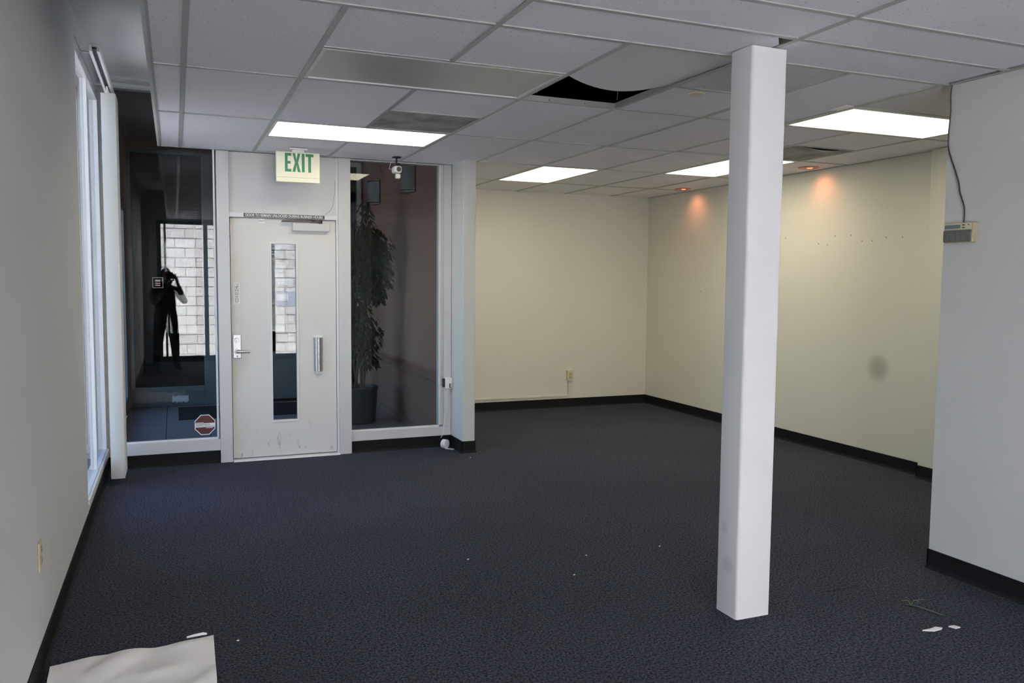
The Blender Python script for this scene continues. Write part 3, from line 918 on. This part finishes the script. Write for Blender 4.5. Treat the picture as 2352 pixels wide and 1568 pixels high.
obj('frame', MB().box(-.47, .32, YF - .02, YF + .06, .0, .17).box(-.47, .32, YF - .035, YF + .06, .17, .235).box(.32, .44, YF - .03, YF + .06, 0, 2.95).box(-.47, .44, YF - .03, YF + .06, 2.95, 2.98).box(-.47, -.44, YF - .03, YF + .06, .235, 2.95), 'teal', w6, bev=.003)
obj('pane', B(-.44, .32, YF + .01, YF + .016, .235, 2.95), 'glass_dark', w6)
d2 = sempty('door_2', (1.2, YF, 0))
obj('frame', MB().box(.44, .54, YF - .03, YF + .06, 0, 2.98).box(1.42, 1.52, YF - .03, YF + .06, 0, 2.98).box(.54, 1.42, YF - .03, YF + .06, 2.1, 2.2), 'teal', d2, bev=.003)
lf2 = obj('leaf', MB().box(.545, 1.415, YF - .012, YF + .03, .03, .62).box(.545, .66, YF - .012, YF + .03, .62, 2.09).box(1.30, 1.415, YF - .012, YF + .03, .62, 2.09).box(.66, 1.30, YF - .012, YF + .03, 1.97, 2.09), 'teal', d2, bev=.004)
obj('rail', B(.60, 1.36, YF - .022, YF - .012, .555, .60), 'teal', lf2)
obj('pane', B(.66, 1.30, YF + .006, YF + .012, .62, 1.97), 'glass_dark', lf2)
obj('transom', B(.54, 1.42, YF + .006, YF + .012, 2.2, 2.98), 'glass_dark', d2)
w7 = sempty('window_7', (1.85, YF, 0))
obj('frame', MB().box(1.52, 2.215, YF - .03, YF + .06, 0, .12).box(2.165, 2.215, YF - .03, YF + .06, .12, 2.98).box(1.52, 2.165, YF - .03, YF + .06, 2.93, 2.98), 'frame', w7, bev=.003)
obj('pane', B(1.52, 2.165, YF + .006, YF + .012, .12, 2.93), 'glass_dark', w7)
# unlit room behind the far glazing
struct('wall_dark_room', MB().box(-.9, 2.6, 11.9, 12.0, 0, ROOF).box(-.9, -.8, YF + .1, 11.9, 0, ROOF).box(2.5, 2.6, YF + .1, 11.9, 0, ROOF).box(-.9, 2.6, YF + .1, 12, -.1, 0), 'dark')
tag(obj('entry_mat', B(.02, 1.45, 9.42, 10.28, .002, .014), 'mat', bev=.004), 'black rubber entry mat on the grey vestibule tiles', 'floor mat')

tl = MB()
for k in range(9):
    x = -.045 + k * .02
    tl.prism([(x, .045 + .012 * math.sin(k * 2.3)), (x + .021, .050 + .010 * math.sin(k * 1.7)), (x + .020, .128 - .008 * math.sin(k * 1.3)), (x + .001, .120 + .006 * math.cos(k * 2.1))], 'y', YF - .0222, YF - .0205)
tag(obj('torn_label', tl, 'paper'), 'torn white label stuck to the teal rail behind the glass', 'label')
# wall sconces on the vestibule wall
def sconce(y, label):
    t = thing('wall_sconce', label, 'sconce', (2.25, y, 2.42), 'vestibule wall sconces')
    def half(r, d, z0, z1):
        pts = [(2.249 - d * math.sin(math.pi * k / 14), y + r * math.cos(math.pi * k / 14)) for k in range(15)]
        return MB().prism(pts, 'z', z0, z1)
    obj('shade', half(.150, .115, 2.425, 2.655), 'sconce', t, smooth=True)
    obj('back_plate', B(2.238, 2.25, y - .16, y + .16, 2.40, 2.68), 'black', t)
    for z in (2.400, 2.422, 2.648, 2.668):
        obj('chrome_band', half(.156, .121, z, z + .010), 'chrome', t, smooth=True)
sconce(8.20, 'grey half-round wall sconce nearest the hanging security camera')
sconce(9.72, 'grey half-round wall sconce behind the top of the ficus')

# ficus in a pot
PX, PY = 1.79, 8.70
fp = thing('potted_ficus', 'tall dark green ficus tree in a teal-grey pot', 'plant', (PX, PY, .002))
obj('pot', MB().lathe([(.175, 0), (.190, .01), (.212, .34), (.218, .36), (.218, .385), (.198, .385), (.194, .345), (0, .345)], (PX, PY, .002), 36), 'pot', fp, smooth=True)
obj('soil', MB().lathe([(0, .340), (.19, .340), (.19, .352), (.1, .362), (0, .366)], (PX, PY, .002), 24), 'soil', fp)
stems = []
for k in range(5):
    a = k * 1.35
    px, py = PX + .06 * math.cos(a), PY + .06 * math.sin(a)
    pts = [(px, py, .34)]
    for j in range(1, 9):
        z = .34 + j * .22
        pts.append((PX + (.06 + .03 * math.sin(j * .8 + k)) * math.cos(a + j * .35) * (1 + j * .10), PY + .07 * math.sin(a + j * .35) * (1 + j * .08), z))
    stems.append(pts)
    obj('stem', MB().tube(pts, [.016 - .0014 * j for j in range(9)], 8), 'bark', fp, smooth=True)
fol = MB()
def leafq(p, d, L_, W_):
    d = d.normalized(); s_ = d.cross(Vector((0, 0, 1)))
    if s_.length < .05: s_ = Vector((1, 0, 0))
    s_.normalize(); n_ = s_.cross(d)
    a, b_, c_, e_ = p, p + d * L_ * .45 + s_ * W_ - n_ * W_ * .25, p + d * L_ - n_ * L_ * .12, p + d * L_ * .45 - s_ * W_ - n_ * W_ * .25
    mid = p + d * L_ * .5
    fol.add([a, b_, c_, e_, mid], [(0, 1, 4), (1, 2, 4), (2, 3, 4), (3, 0, 4)])
def cluster(cx, cy, cz, rx, ry, rz, nn):
    for _ in range(nn):
        while True:
            u = Vector((random.uniform(-1, 1), random.uniform(-1, 1), random.uniform(-1, 1)))
            if u.length < 1: break
        if u.length < .45 and random.random() < .5: u *= 1.6
        p = Vector((cx + u.x * rx, cy + u.y * ry, cz + u.z * rz))
        if p.x > 2.14: p.x = 2.14 - random.uniform(0, .08)
        d = Vector((u.x * .8 + random.uniform(-.5, .5), u.y * .8 + random.uniform(-.5, .5), -.7 + random.uniform(-.5, .3)))
        leafq(p, d, random.uniform(.06, .095), random.uniform(.016, .026))
cluster(1.80, 8.70, 1.86, .40, .36, .26, 900)
cluster(1.98, 8.62, 1.62, .22, .24, .26, 420)
cluster(1.76, 8.70, 1.50, .26, .30, .40, 500)
cluster(1.80, 8.70, .95, .26, .26, .26, 620)
cluster(1.70, 8.70, 1.20, .14, .18, .20, 160)
cluster(1.86, 8.66, 2.20, .10, .10, .16, 70)
cluster(2.00, 8.62, 1.36, .08, .08, .10, 60)
cluster(1.90, 8.66, .68, .12, .14, .10, 80)
fo = obj('foliage', fol, 'leaf', fp)
fo['kind'] = 'stuff'

# ------------------------------------------------------------------ small fittings
# security camera on the ceiling
sx_, sy_ = 1.762, 6.90
cc = thing('security_camera', 'small white security camera with black lens on a ceiling bracket', 'camera', (sx_, sy_, H))
obj('mount_plate', MB().lathe([(.036, -.006), (.038, -.004), (.038, 0)], (sx_, sy_, H - .003), 20), 'black', cc)
obj('bracket', MB().tube([(sx_, sy_, H - .008), (sx_, sy_, H - .05), (sx_ + .004, sy_ - .006, H - .075)], .008, 10).box(sx_ + .004, sx_ + .026, sy_ - .012, sy_ + .008, H - .066, H - .052), 'black', cc)
body = MB().box(sx_ - .034, sx_ + .034, sy_ - .06, sy_ + .05, H - .138, H - .078)
obj('housing', body, 'white_plastic', cc, bev=.018)
obj('lens', MB().cyl((sx_ + .004, sy_ - .058, H - .108), (sx_ + .002, sy_ - .066, H - .108), .020, .018, 20), 'black', cc)
obj('motion_sensor', B(sx_ - .018, sx_ + .022, sy_ - .055, sy_ - .01, H - .184, H - .144), 'white_plastic', cc, bev=.010)
obj('swivel', MB().cyl((sx_, sy_ - .03, H - .146), (sx_, sy_ - .03, H - .136), .008, .008, 10), 'black', cc)
obj('cable', MB().tube([(sx_ - .028, sy_ + .04, H - .10), (sx_ - .050, sy_ + .06, H - .095), (sx_ - .04, sy_ + .05, H - .05), (sx_ - .01, sy_ + .02, H - .008)], .0025, 6), 'white_plastic', cc)

# door-sensor box and its cable
bx = thing('sensor_box', 'small white box with black lens and dark letter mark on the sidelight jamb', 'sensor', (2.288, FY0, .535))
obj('case', B(2.262, 2.330, FY0 - .036, FY0 + .003, .538, .640), 'white_plastic', bx, bev=.006)
obj('lens_bar', B(2.246, 2.263, FY0 - .030, FY0 + .01, .552, .630), 'black', bx, bev=.003)
obj('letter_mark', text_mb('E', 2.300, 2.322, .547, .584, FY0 - .036, bold=.03), 'ink', bx)
obj('cable', MB().tube([(2.285, FY0 - .012, .540), (2.282, FY0 - .008, .40), (2.268, FY0 - .006, .25), (2.250, FY0 - .008, .14), (2.238, FY0 - .02, .105), (2.222, 7.112, .09)], .0028, 8), 'white_plastic', bx)
rl = thing('cable_roll', 'small white roll of adhesive cable duct on the carpet by the pier', 'roll', (2.246, 7.06, 0))
rm = MB()
rc = (2.246, 7.060, .042)
rm.cyl((rc[0] - .014, rc[1] + .018, rc[2]), (rc[0] + .014, rc[1] - .018, rc[2]), .041, .041, 28)
obj('roll', rm, 'white_plastic', rl, bev=.003)
obj('core', MB().cyl((rc[0] + .0142, rc[1] - .0182, rc[2]), (rc[0] + .0155, rc[1] - .0200, rc[2]), .030, .030, 24), 'paper', rl)
obj('loose_end', MB().add([(2.240, 7.033, .004), (2.262, 7.047, .004), (2.312, 6.977, .008), (2.292, 6.957, .008), (2.240, 7.033, .001), (2.262, 7.047, .001), (2.312, 6.977, .005), (2.292, 6.957, .005)],
                          [(0, 1, 2, 3), (7, 6, 5, 4), (0, 4, 5, 1), (1, 5, 6, 2), (2, 6, 7, 3), (3, 7, 4, 0)]), 'white_plastic', rl)

def outlet(name, label, cx, cy, cz, nrm, cat='outlet', box=0.0):
    """duplex receptacle; nrm is '-y' or '+x'"""
    t = thing(name, label, cat, (cx, cy, cz))
    def tr(u, v, d):
        return (cx + u, cy - d, cz + v) if nrm == '-y' else (cx + d, cy + u, cz + v)
    def bxx(u0, u1, v0, v1, d0, d1):
        a = tr(u0, v0, d0); b = tr(u1, v1, d1)
        return B(min(a[0], b[0]), max(a[0], b[0]), min(a[1], b[1]), max(a[1], b[1]), min(a[2], b[2]), max(a[2], b[2]))
    if box: obj('box', bxx(-.036, .036, -.058, .058, 0.0005, box), 'beige', t, bev=.003)
    obj('plate', bxx(-.038, .038, -.060, .060, box + .0005, box + .006), 'beige', t, bev=.003)
    for s in (-1, 1):
        r_ = obj('receptacle', bxx(-.016, .016, s * .0215 - .014, s * .0215 + .014, box + .006, box + .009), 'tan', t, bev=.003)
        for u in (-.006, .006):
            q_ = bxx(u - .0012, u + .0012, s * .0215 - .004, s * .0215 + .006, box + .009, box + .0094)
            obj('slot', q_, 'ink', r_)
    a = tr(0, 0, box + .006); b = tr(0, 0, box + .0075)
    obj('screw', MB().cyl(a, b, .003, .003, 10), 'steel', t)
    return t
outlet('wall_outlet', 'ivory duplex outlet low on the long grey left wall', XL, 3.60, .445, '+x')
t = outlet('wall_outlet', 'ivory surface-mounted outlet on the cream alcove back wall', 4.405, YA, .383, '-y', box=.035)
rw = thing('surface_raceway', 'thin cream cable raceway running along the alcove back wall', 'raceway', (4.40, YA, .14))
obj('drop', B(4.392, 4.410, YA - .014, YA - .0005, .150, .324), 'cream', rw, bev=.002)
obj('run', B(2.452, 4.410, YA - .014, YA - .0005, .132, .150), 'cream', rw, bev=.002)

# alarm keypad with its wire
kp = thing('alarm_keypad', 'tan alarm keypad with dark display and flip cover on grey wall', 'keypad', (XR, 3.06, 1.74))
KX = 3.712
obj('case', B(KX, XR - .0005, 2.978, 3.145, 1.742, 1.842), 'tan', kp, bev=.004)
obj('bezel', B(KX - .004, KX + .002, 2.984, 3.142, 1.806, 1.838), 'beige', kp, bev=.002)
obj('display', B(KX - .0052, KX - .003, 3.045, 3.136, 1.812, 1.832), 'lcd', kp)
obj('flip_cover', B(KX - .008, KX + .002, 2.984, 3.142, 1.746, 1.803), 'grey_plastic', kp, bev=.002)
for z in (1.829, 1.816):
    obj('button', B(KX - .006, KX - .003, 3.020, 3.034, z - .003, z + .003), 'ink', kp)
obj('indicator', MB().cyl((KX - .0035, 2.998, 1.830), (KX - .006, 2.998, 1.830), .003, .003, 10), 'ink', kp)
for i in range(4):
    for j in range(3):
        obj('key', B(KX - .0095, KX - .007, 3.006 + i * .032, 3.026 + i * .032, 1.752 + j * .017, 1.762 + j * .017), 'grey_plastic', kp)
wpts = [(XR - .004, 3.060, 1.842), (XR - .004, 3.057, 1.87), (XR - .004, 3.060, 1.92), (XR - .004, 3.078, 1.969), (XR - .004, 3.090, 2.00), (XR - .004, 3.100, 2.05), (XR - .005, 3.125, 2.12), (XR - .005, 3.152, 2.18),
        (XR - .006, 3.170, 2.24), (XR - .006, 3.172, 2.32), (XR - .006, 3.166, 2.42), (XR - .010, 3.166, 2.50), (XR - .012, 3.160, 2.553)]
sm = []
for i in range(len(wpts) - 1):
    p0 = Vector(wpts[max(i - 1, 0)]); p1 = Vector(wpts[i]); p2 = Vector(wpts[i + 1]); p3 = Vector(wpts[min(i + 2, len(wpts) - 1)])
    for k in range(4):
        t_ = k / 4
        sm.append(.5 * ((2 * p1) + (p2 - p0) * t_ + (2 * p0 - 5 * p1 + 4 * p2 - p3) * t_ ** 2 + (3 * p1 - p0 - 3 * p2 + p3) * t_ ** 3))
sm.append(Vector(wpts[-1]))
obj('wire', MB().tube(sm, .0035, 8), 'wire_brown', kp, smooth=True)

# white sheet on the carpet
sh = MB(); NX, NY = 44, 60
def sheet_z(u, v):
    z = .012 + .008 * math.sin(u * 9 + v * 5) * (.3 + v) + .010 * mnoise.noise((u * 4, v * 7, 1)) + .030 * max(0, mnoise.noise((u * 2.6 + v * 5, v * 5 - u * 1.5, 4)))
    return max(z, .003)
vs = []; fs = []
for lay in (0, -.0015):
    for j in range(NY + 1):
        for i in range(NX + 1):
            u, v = i / NX, j / NY
            xa = -.478 + .010 * math.sin(v * 7); xb = .126 - .012 * v
            top = 3.560 + .075 * u + .012 * math.sin(u * 6)
            vs.append((xa + (xb - xa) * u, top - v * .95, sheet_z(u, v) + lay))
N = (NX + 1) * (NY + 1)
for j in range(NY):
    for i in range(NX):
        a = j * (NX + 1) + i
        fs.append((a, a + 1, a + NX + 2, a + NX + 1)); fs.append((N + a, N + a + NX + 1, N + a + NX + 2, N + a + 1))
per = [i for i in range(NX + 1)] + [j * (NX + 1) + NX for j in range(1, NY + 1)] + [NY * (NX + 1) + i for i in range(NX - 1, -1, -1)] + [j * (NX + 1) for j in range(NY - 1, 0, -1)]
for k in range(len(per)):
    a, b_ = per[k], per[(k + 1) % len(per)]
    fs.append((a, N + a, N + b_, b_))
sht = thing('drop_sheet', 'creased white sheet lying on the carpet against the left baseboard', 'sheet', (-.18, 3.2, 0))
obj('sheet', sh.add(vs, fs), 'sheet', sht, smooth=True)
obj('rolled_edge', MB().tube([(.020, 3.628, .020), (.05, 3.634, .021), (.085, 3.640, .021), (.100, 3.640, .018)], [.004, .006, .006, .004], 10), 'sheet', sht, smooth=True)

# litter on the carpet
tag(obj('paper_scrap', MB().prism([(3.026, 2.577), (3.070, 2.553), (3.118, 2.556), (3.132, 2.563), (3.112, 2.582), (3.07, 2.575)], 'z', .002, .008), 'paper', bev=.001), 'long torn white paper scrap on the carpet near loose wires', 'paper scrap')
tag(obj('paper_scrap', MB().prism([(3.172, 2.567), (3.184, 2.538), (3.216, 2.540), (3.206, 2.566)], 'z', .002, .007), 'paper', bev=.001), 'small square white paper scrap on the carpet near loose wires', 'paper scrap')
lw_ = thing('loose_wires', 'tuft of cut green and yellow wires poking out of the carpet', 'wires', (3.24, 2.80, 0))
obj('cable', MB().tube([(3.205, 2.822, .004), (3.225, 2.79, .006), (3.24, 2.74, .006), (3.258, 2.665, .004)], .0035, 6), 'wire_green', lw_)
for k in range(7):
    a = random.uniform(0, 6.28); l_ = random.uniform(.03, .06)
    bxp = Vector((3.225 + random.uniform(-.015, .03), 2.81 + random.uniform(-.02, .01), .002))
    obj('strand', MB().tube([bxp, bxp + Vector((math.cos(a) * l_ * .3, math.sin(a) * l_ * .3, l_ * .5)), bxp + Vector((math.cos(a) * l_, math.sin(a) * l_, l_ * .55))], .0016, 6), ('wire_green', 'wire_yellow', 'wire_green')[k % 3], lw_)
tag(obj('carpet_cut', B(2.94, 3.18, 3.094, 3.102, 0.0003, .002), 'mat'), 'dark slit cut across the carpet between column and right wall', 'carpet cut')
for k, (x, y) in enumerate(((1.462, 4.173), (2.57, 3.989), (2.10, 4.0), (.22, 3.56), (2.33, 6.60), (1.9, 3.75))):
    tag(obj('lint_speck', MB().ell((x, y, .003), (.006, .0045, .003), 8, 5), 'paper'), 'tiny white lint speck on the dark carpet', 'lint', 'lint specks on the carpet')

# ------------------------------------------------------------------ rear storefront and the alley behind the camera
wr = MB().box(XL - .2, -.27, YB - .1, YB, 0, ROOF).box(-.27, XR, YB - .1, YB, H - .03, ROOF).box(2.79, XR, YB - .1, YB, 0, H - .03)
struct('wall_rear', wr, 'wall')
w4 = sempty('window_4', (1.7, YB, 0))
fm = MB().box(-.27, 2.79, YB - .09, YB, 0, .10).box(-.27, 2.79, YB - .09, YB, H - .09, H - .03)
obj('frame', fm, 'teal', w4, bev=.003)
mull = [-.27, -.15, .51, 1.68, 2.72]
for x in mull:
    obj('mullion', B(x, x + (.035 if x == -.15 else .07), YB - .09, YB - .005, .10, H - .09), 'teal', w4)
for a, b_ in zip(mull[:-1], mull[1:]):
    obj('pane', B(a + (.035 if a == -.15 else .07), b_, YB - .05, YB - .044, .10, H - .09), 'glass', w4)

al = sempty('wall_alley', (1.5, -4.4, -.1))
obj('mortar', B(-4.5, 8.0, -4.62, -4.408, -.15, 5.2), 'mortar', al)
blk = MB().box(-.193, .193, -.10, .0, -.0935, .0935)
me_b = None
for r_ in range(17):
    for k in range(17):
        x = -2.0 + k * .4064 + (.2032 if r_ % 2 else 0); z = -.1 + .1 + r_ * .2032
        if me_b is None:
            o = obj('block', blk, 'block', al, loc=(x - 1.5, 0, z + .1)); me_b = o.data
        else:
            o = bpy.data.objects.new('block', me_b); C.objects.link(o); o.parent = al; o.location = (x - 1.5, random.uniform(0, .004), z + .1)
rest = MB()
for r_ in range(26):
    for k in range(-7, 25):
        if r_ < 17 and 0 <= k < 17: continue
        x = -2.0 + k * .4064 + (.2032 if r_ % 2 else 0); z = r_ * .2032
        if -4.4 < x < 7.9: rest.box(x - .193, x + .193, -4.45, -4.40, z - .0935, z + .0935)
ro = obj('far_blocks', rest, 'block', al); ro['kind'] = 'stuff'
struct('floor_alley', B(-12, 14, -14, YB - .1, -.16, -.10), 'asphalt')
struct('floor_outside', B(-12, -.707, YB - .1, 16, -.16, -.10), 'asphalt_dark')
# white masonry jamb and post just outside the left window
struct('trim_outside_sill', B(-1.0, -.707, 5.3, 7.6, -.10, .11), 'stucco')
struct('trim_outside_post', B(-.84, -.707, 7.0, 7.12, -.1, 3.4), 'stucco')

# paper notices on the block wall
nb = thing('notice_board', 'pale blue board with a white sheet taped to the alley block wall', 'notice board', (2.21, -4.4, .93))
obj('board', B(2.03, 2.49, -4.398, -4.390, .905, 1.235), 'blue_board', nb)
obj('sheet', B(2.09, 2.34, -4.3895, -4.387, 1.02, 1.165), 'paper', nb)
tag(obj('paper_notice', B(2.13, 2.40, -4.398, -4.394, 1.36, 1.50), 'paper'), 'plain white paper notice taped above the pale blue board', 'notice')

# ------------------------------------------------------------------ the photographer, seen mirrored in the sidelight
PB = Vector((-.135, -.28, 0))
pr = thing('person', 'person in dark clothes standing with a camera raised to the face', 'person', PB)
pr.rotation_euler = (0, 0, -math.atan2(F_.x, F_.y))
bv = []; be = []; br = []
def J(p, r_, parent_=None):
    bv.append(p); br.append(r_)
    if parent_ is not None: be.append((parent_, len(bv) - 1))
    return len(bv) - 1
pel = J((0, 0, .88), (.175, .122))
sp = J((0, .0, 1.02), (.165, .115), pel)
ch = J((0, -.005, 1.20), (.182, .125), sp)
nb_ = J((0, .0, 1.345), (.10, .085), ch)
nk = J((0, .015, 1.425), (.056, .056), nb_)
nk2 = J((0, .025, 1.51), (.052, .056), nk)
for s_ in (-1, 1):
    hp = J((s_ * .10, 0, .80), (.108, .110), pel)
    kn = J((s_ * .135, .02, .46), (.076, .078), hp)
    an = J((s_ * .165, -.02, .10), (.052, .055), kn)
    he = J((s_ * .155, -.01, .045), (.040, .042), an)
    J((s_ * .175, .14, .035), (.038, .030), he)
    shd = J((s_ * .195, -.005, 1.30), (.074, .072), nb_)
    el = J((s_ * .30, .09, 1.09) if s_ > 0 else (-.23, .11, 1.08), (.054, .054), shd)
    wr_ = J((.135, .185, 1.425) if s_ > 0 else (-.035, .225, 1.395), (.029, .026), el)
    pm_ = J((.112, .205, 1.487) if s_ > 0 else (.000, .252, 1.440), (.030, .020), wr_)
    if s_ > 0:      # right hand wraps the grip, index on the shutter
        for k in range(4):
            z = 1.530 - k * .019
            b1 = J((.108, .233, z + .004), (.0095, .0095), pm_)
            b2 = J((.102, .262, z + .002), (.0088, .0088), b1)
            J((.082 + .003 * k, .272, z), (.0080, .0080), b2)
        t1 = J((.104, .180, 1.515), (.0115, .0115), pm_)
        J((.086, .166, 1.535), (.0095, .0095), t1)
    else:           # left hand cradles the lens from below
        for k in range(4):
            y = .262 - k * .019 + .02
            b1 = J((.018, y - .006, 1.468), (.0095, .0095), pm_)
            b2 = J((.040, y - .006, 1.476), (.0088, .0088), b1)
            J((.060, y - .008, 1.490), (.0080, .0080), b2)
        t1 = J((-.012, .252, 1.475), (.0115, .0115), pm_)
        J((-.022, .258, 1.505), (.0095, .0095), t1)
me = bpy.data.meshes.new('body'); me.from_pydata(bv, be, [])
bo = bpy.data.objects.new('body', me); C.objects.link(bo); bo.parent = pr
me.materials.append(MT['person'])
sk = bo.modifiers.new('skin', 'SKIN'); sk.use_smooth_shade = True
for i, r_ in enumerate(br):
    me.skin_vertices[0].data[i].radius = r_
me.skin_vertices[0].data[pel].use_root = True
ss = bo.modifiers.new('smooth', 'SUBSURF'); ss.levels = 2; ss.render_levels = 2
HCN = Vector((.0, .055, 1.545))
def headf(d, p):
    q_ = p.copy()
    if d.z < 0:
        k_ = .28 if d.y > 0 else .12
        q_.x *= 1 + k_ * d.z; q_.y *= 1 + .10 * d.z
        if d.y < 0: q_.z *= .80
    if d.y > .55 and abs(d.x) < .25 and -.35 < d.z < .10: q_.y += .022 * (1 - abs(d.x) / .25) * (1 - abs(d.z + .15) / .25 if abs(d.z + .15) < .25 else 0)
    if d.y > .5 and .05 < d.z < .25 and .2 < abs(d.x) < .5: q_.y -= .008
    if d.y > .6 and d.z < -.6: q_.y += .006
    return q_
hd = obj('head', MB().ell(HCN, (.076, .096, .118), 32, 24, headf), 'skin', pr, smooth=True, loc=(0, 0, 0))
for s_ in (-1, 1):
    obj('ear', MB().ell(HCN + Vector((s_ * .077, -.008, -.004)), (.010, .020, .032), 12, 8), 'skin', hd, smooth=True, loc=(0, 0, 0))
    obj('eye', MB().ell(HCN + Vector((s_ * .032, .082, .016)), (.013, .012, .009), 12, 8), 'ink', hd, smooth=True, loc=(0, 0, 0))
obj('mouth', MB().ell(HCN + Vector((0, .086, -.058)), (.024, .008, .007), 12, 8), 'red', hd, smooth=True, loc=(0, 0, 0))
def hairf(d, p):
    q_ = p.copy()
    if d.y > .35 and d.z < .62: q_ *= .80
    if d.z < -.55: q_ *= max(.60, 1 + 1.2 * (d.z + .55))
    if d.z < -.1 and d.y > -.2: q_ *= .84
    return q_
obj('hair', MB().ell(HCN + Vector((0, -.006, .008)), (.083, .103, .122), 28, 20, hairf), 'hair', pr, smooth=True, loc=(0, 0, 0))

# hand-held camera: lens just behind the picture's viewpoint
CR, CU, CF = R_, U_, F_
org = Vector((0, 0, HC)) - CF * .012
pc = thing('photo_camera', 'black hand-held camera raised by the person in dark clothes', 'camera', org)
def cpt(r_, u_, f_): return org + CR * r_ + CU * u_ + CF * f_
def cbox(r0, r1, u0, u1, f0, f1):
    m_ = MB().box(r0, r1, u0, u1, f0, f1)
    return MB().add([cpt(*p) for p in m_.v], m_.f)
obj('camera_body', cbox(-.066, .066, -.048, .040, -.135, -.078), 'black', pc, bev=.008)
obj('viewfinder_hump', cbox(-.026, .026, .038, .062, -.130, -.070), 'black', pc, bev=.008)
obj('grip', cbox(.046, .070, -.046, .036, -.082, -.050), 'black', pc, bev=.008)
obj('lens_barrel', MB().cyl(cpt(0, -.004, -.080), cpt(0, -.004, -.004), .034, .031, 28), 'black', pc, smooth=True)
obj('lens_glass', MB().cyl(cpt(0, -.004, -.005), cpt(0, -.004, -.0025), .024, .024, 24), 'lcd', pc)
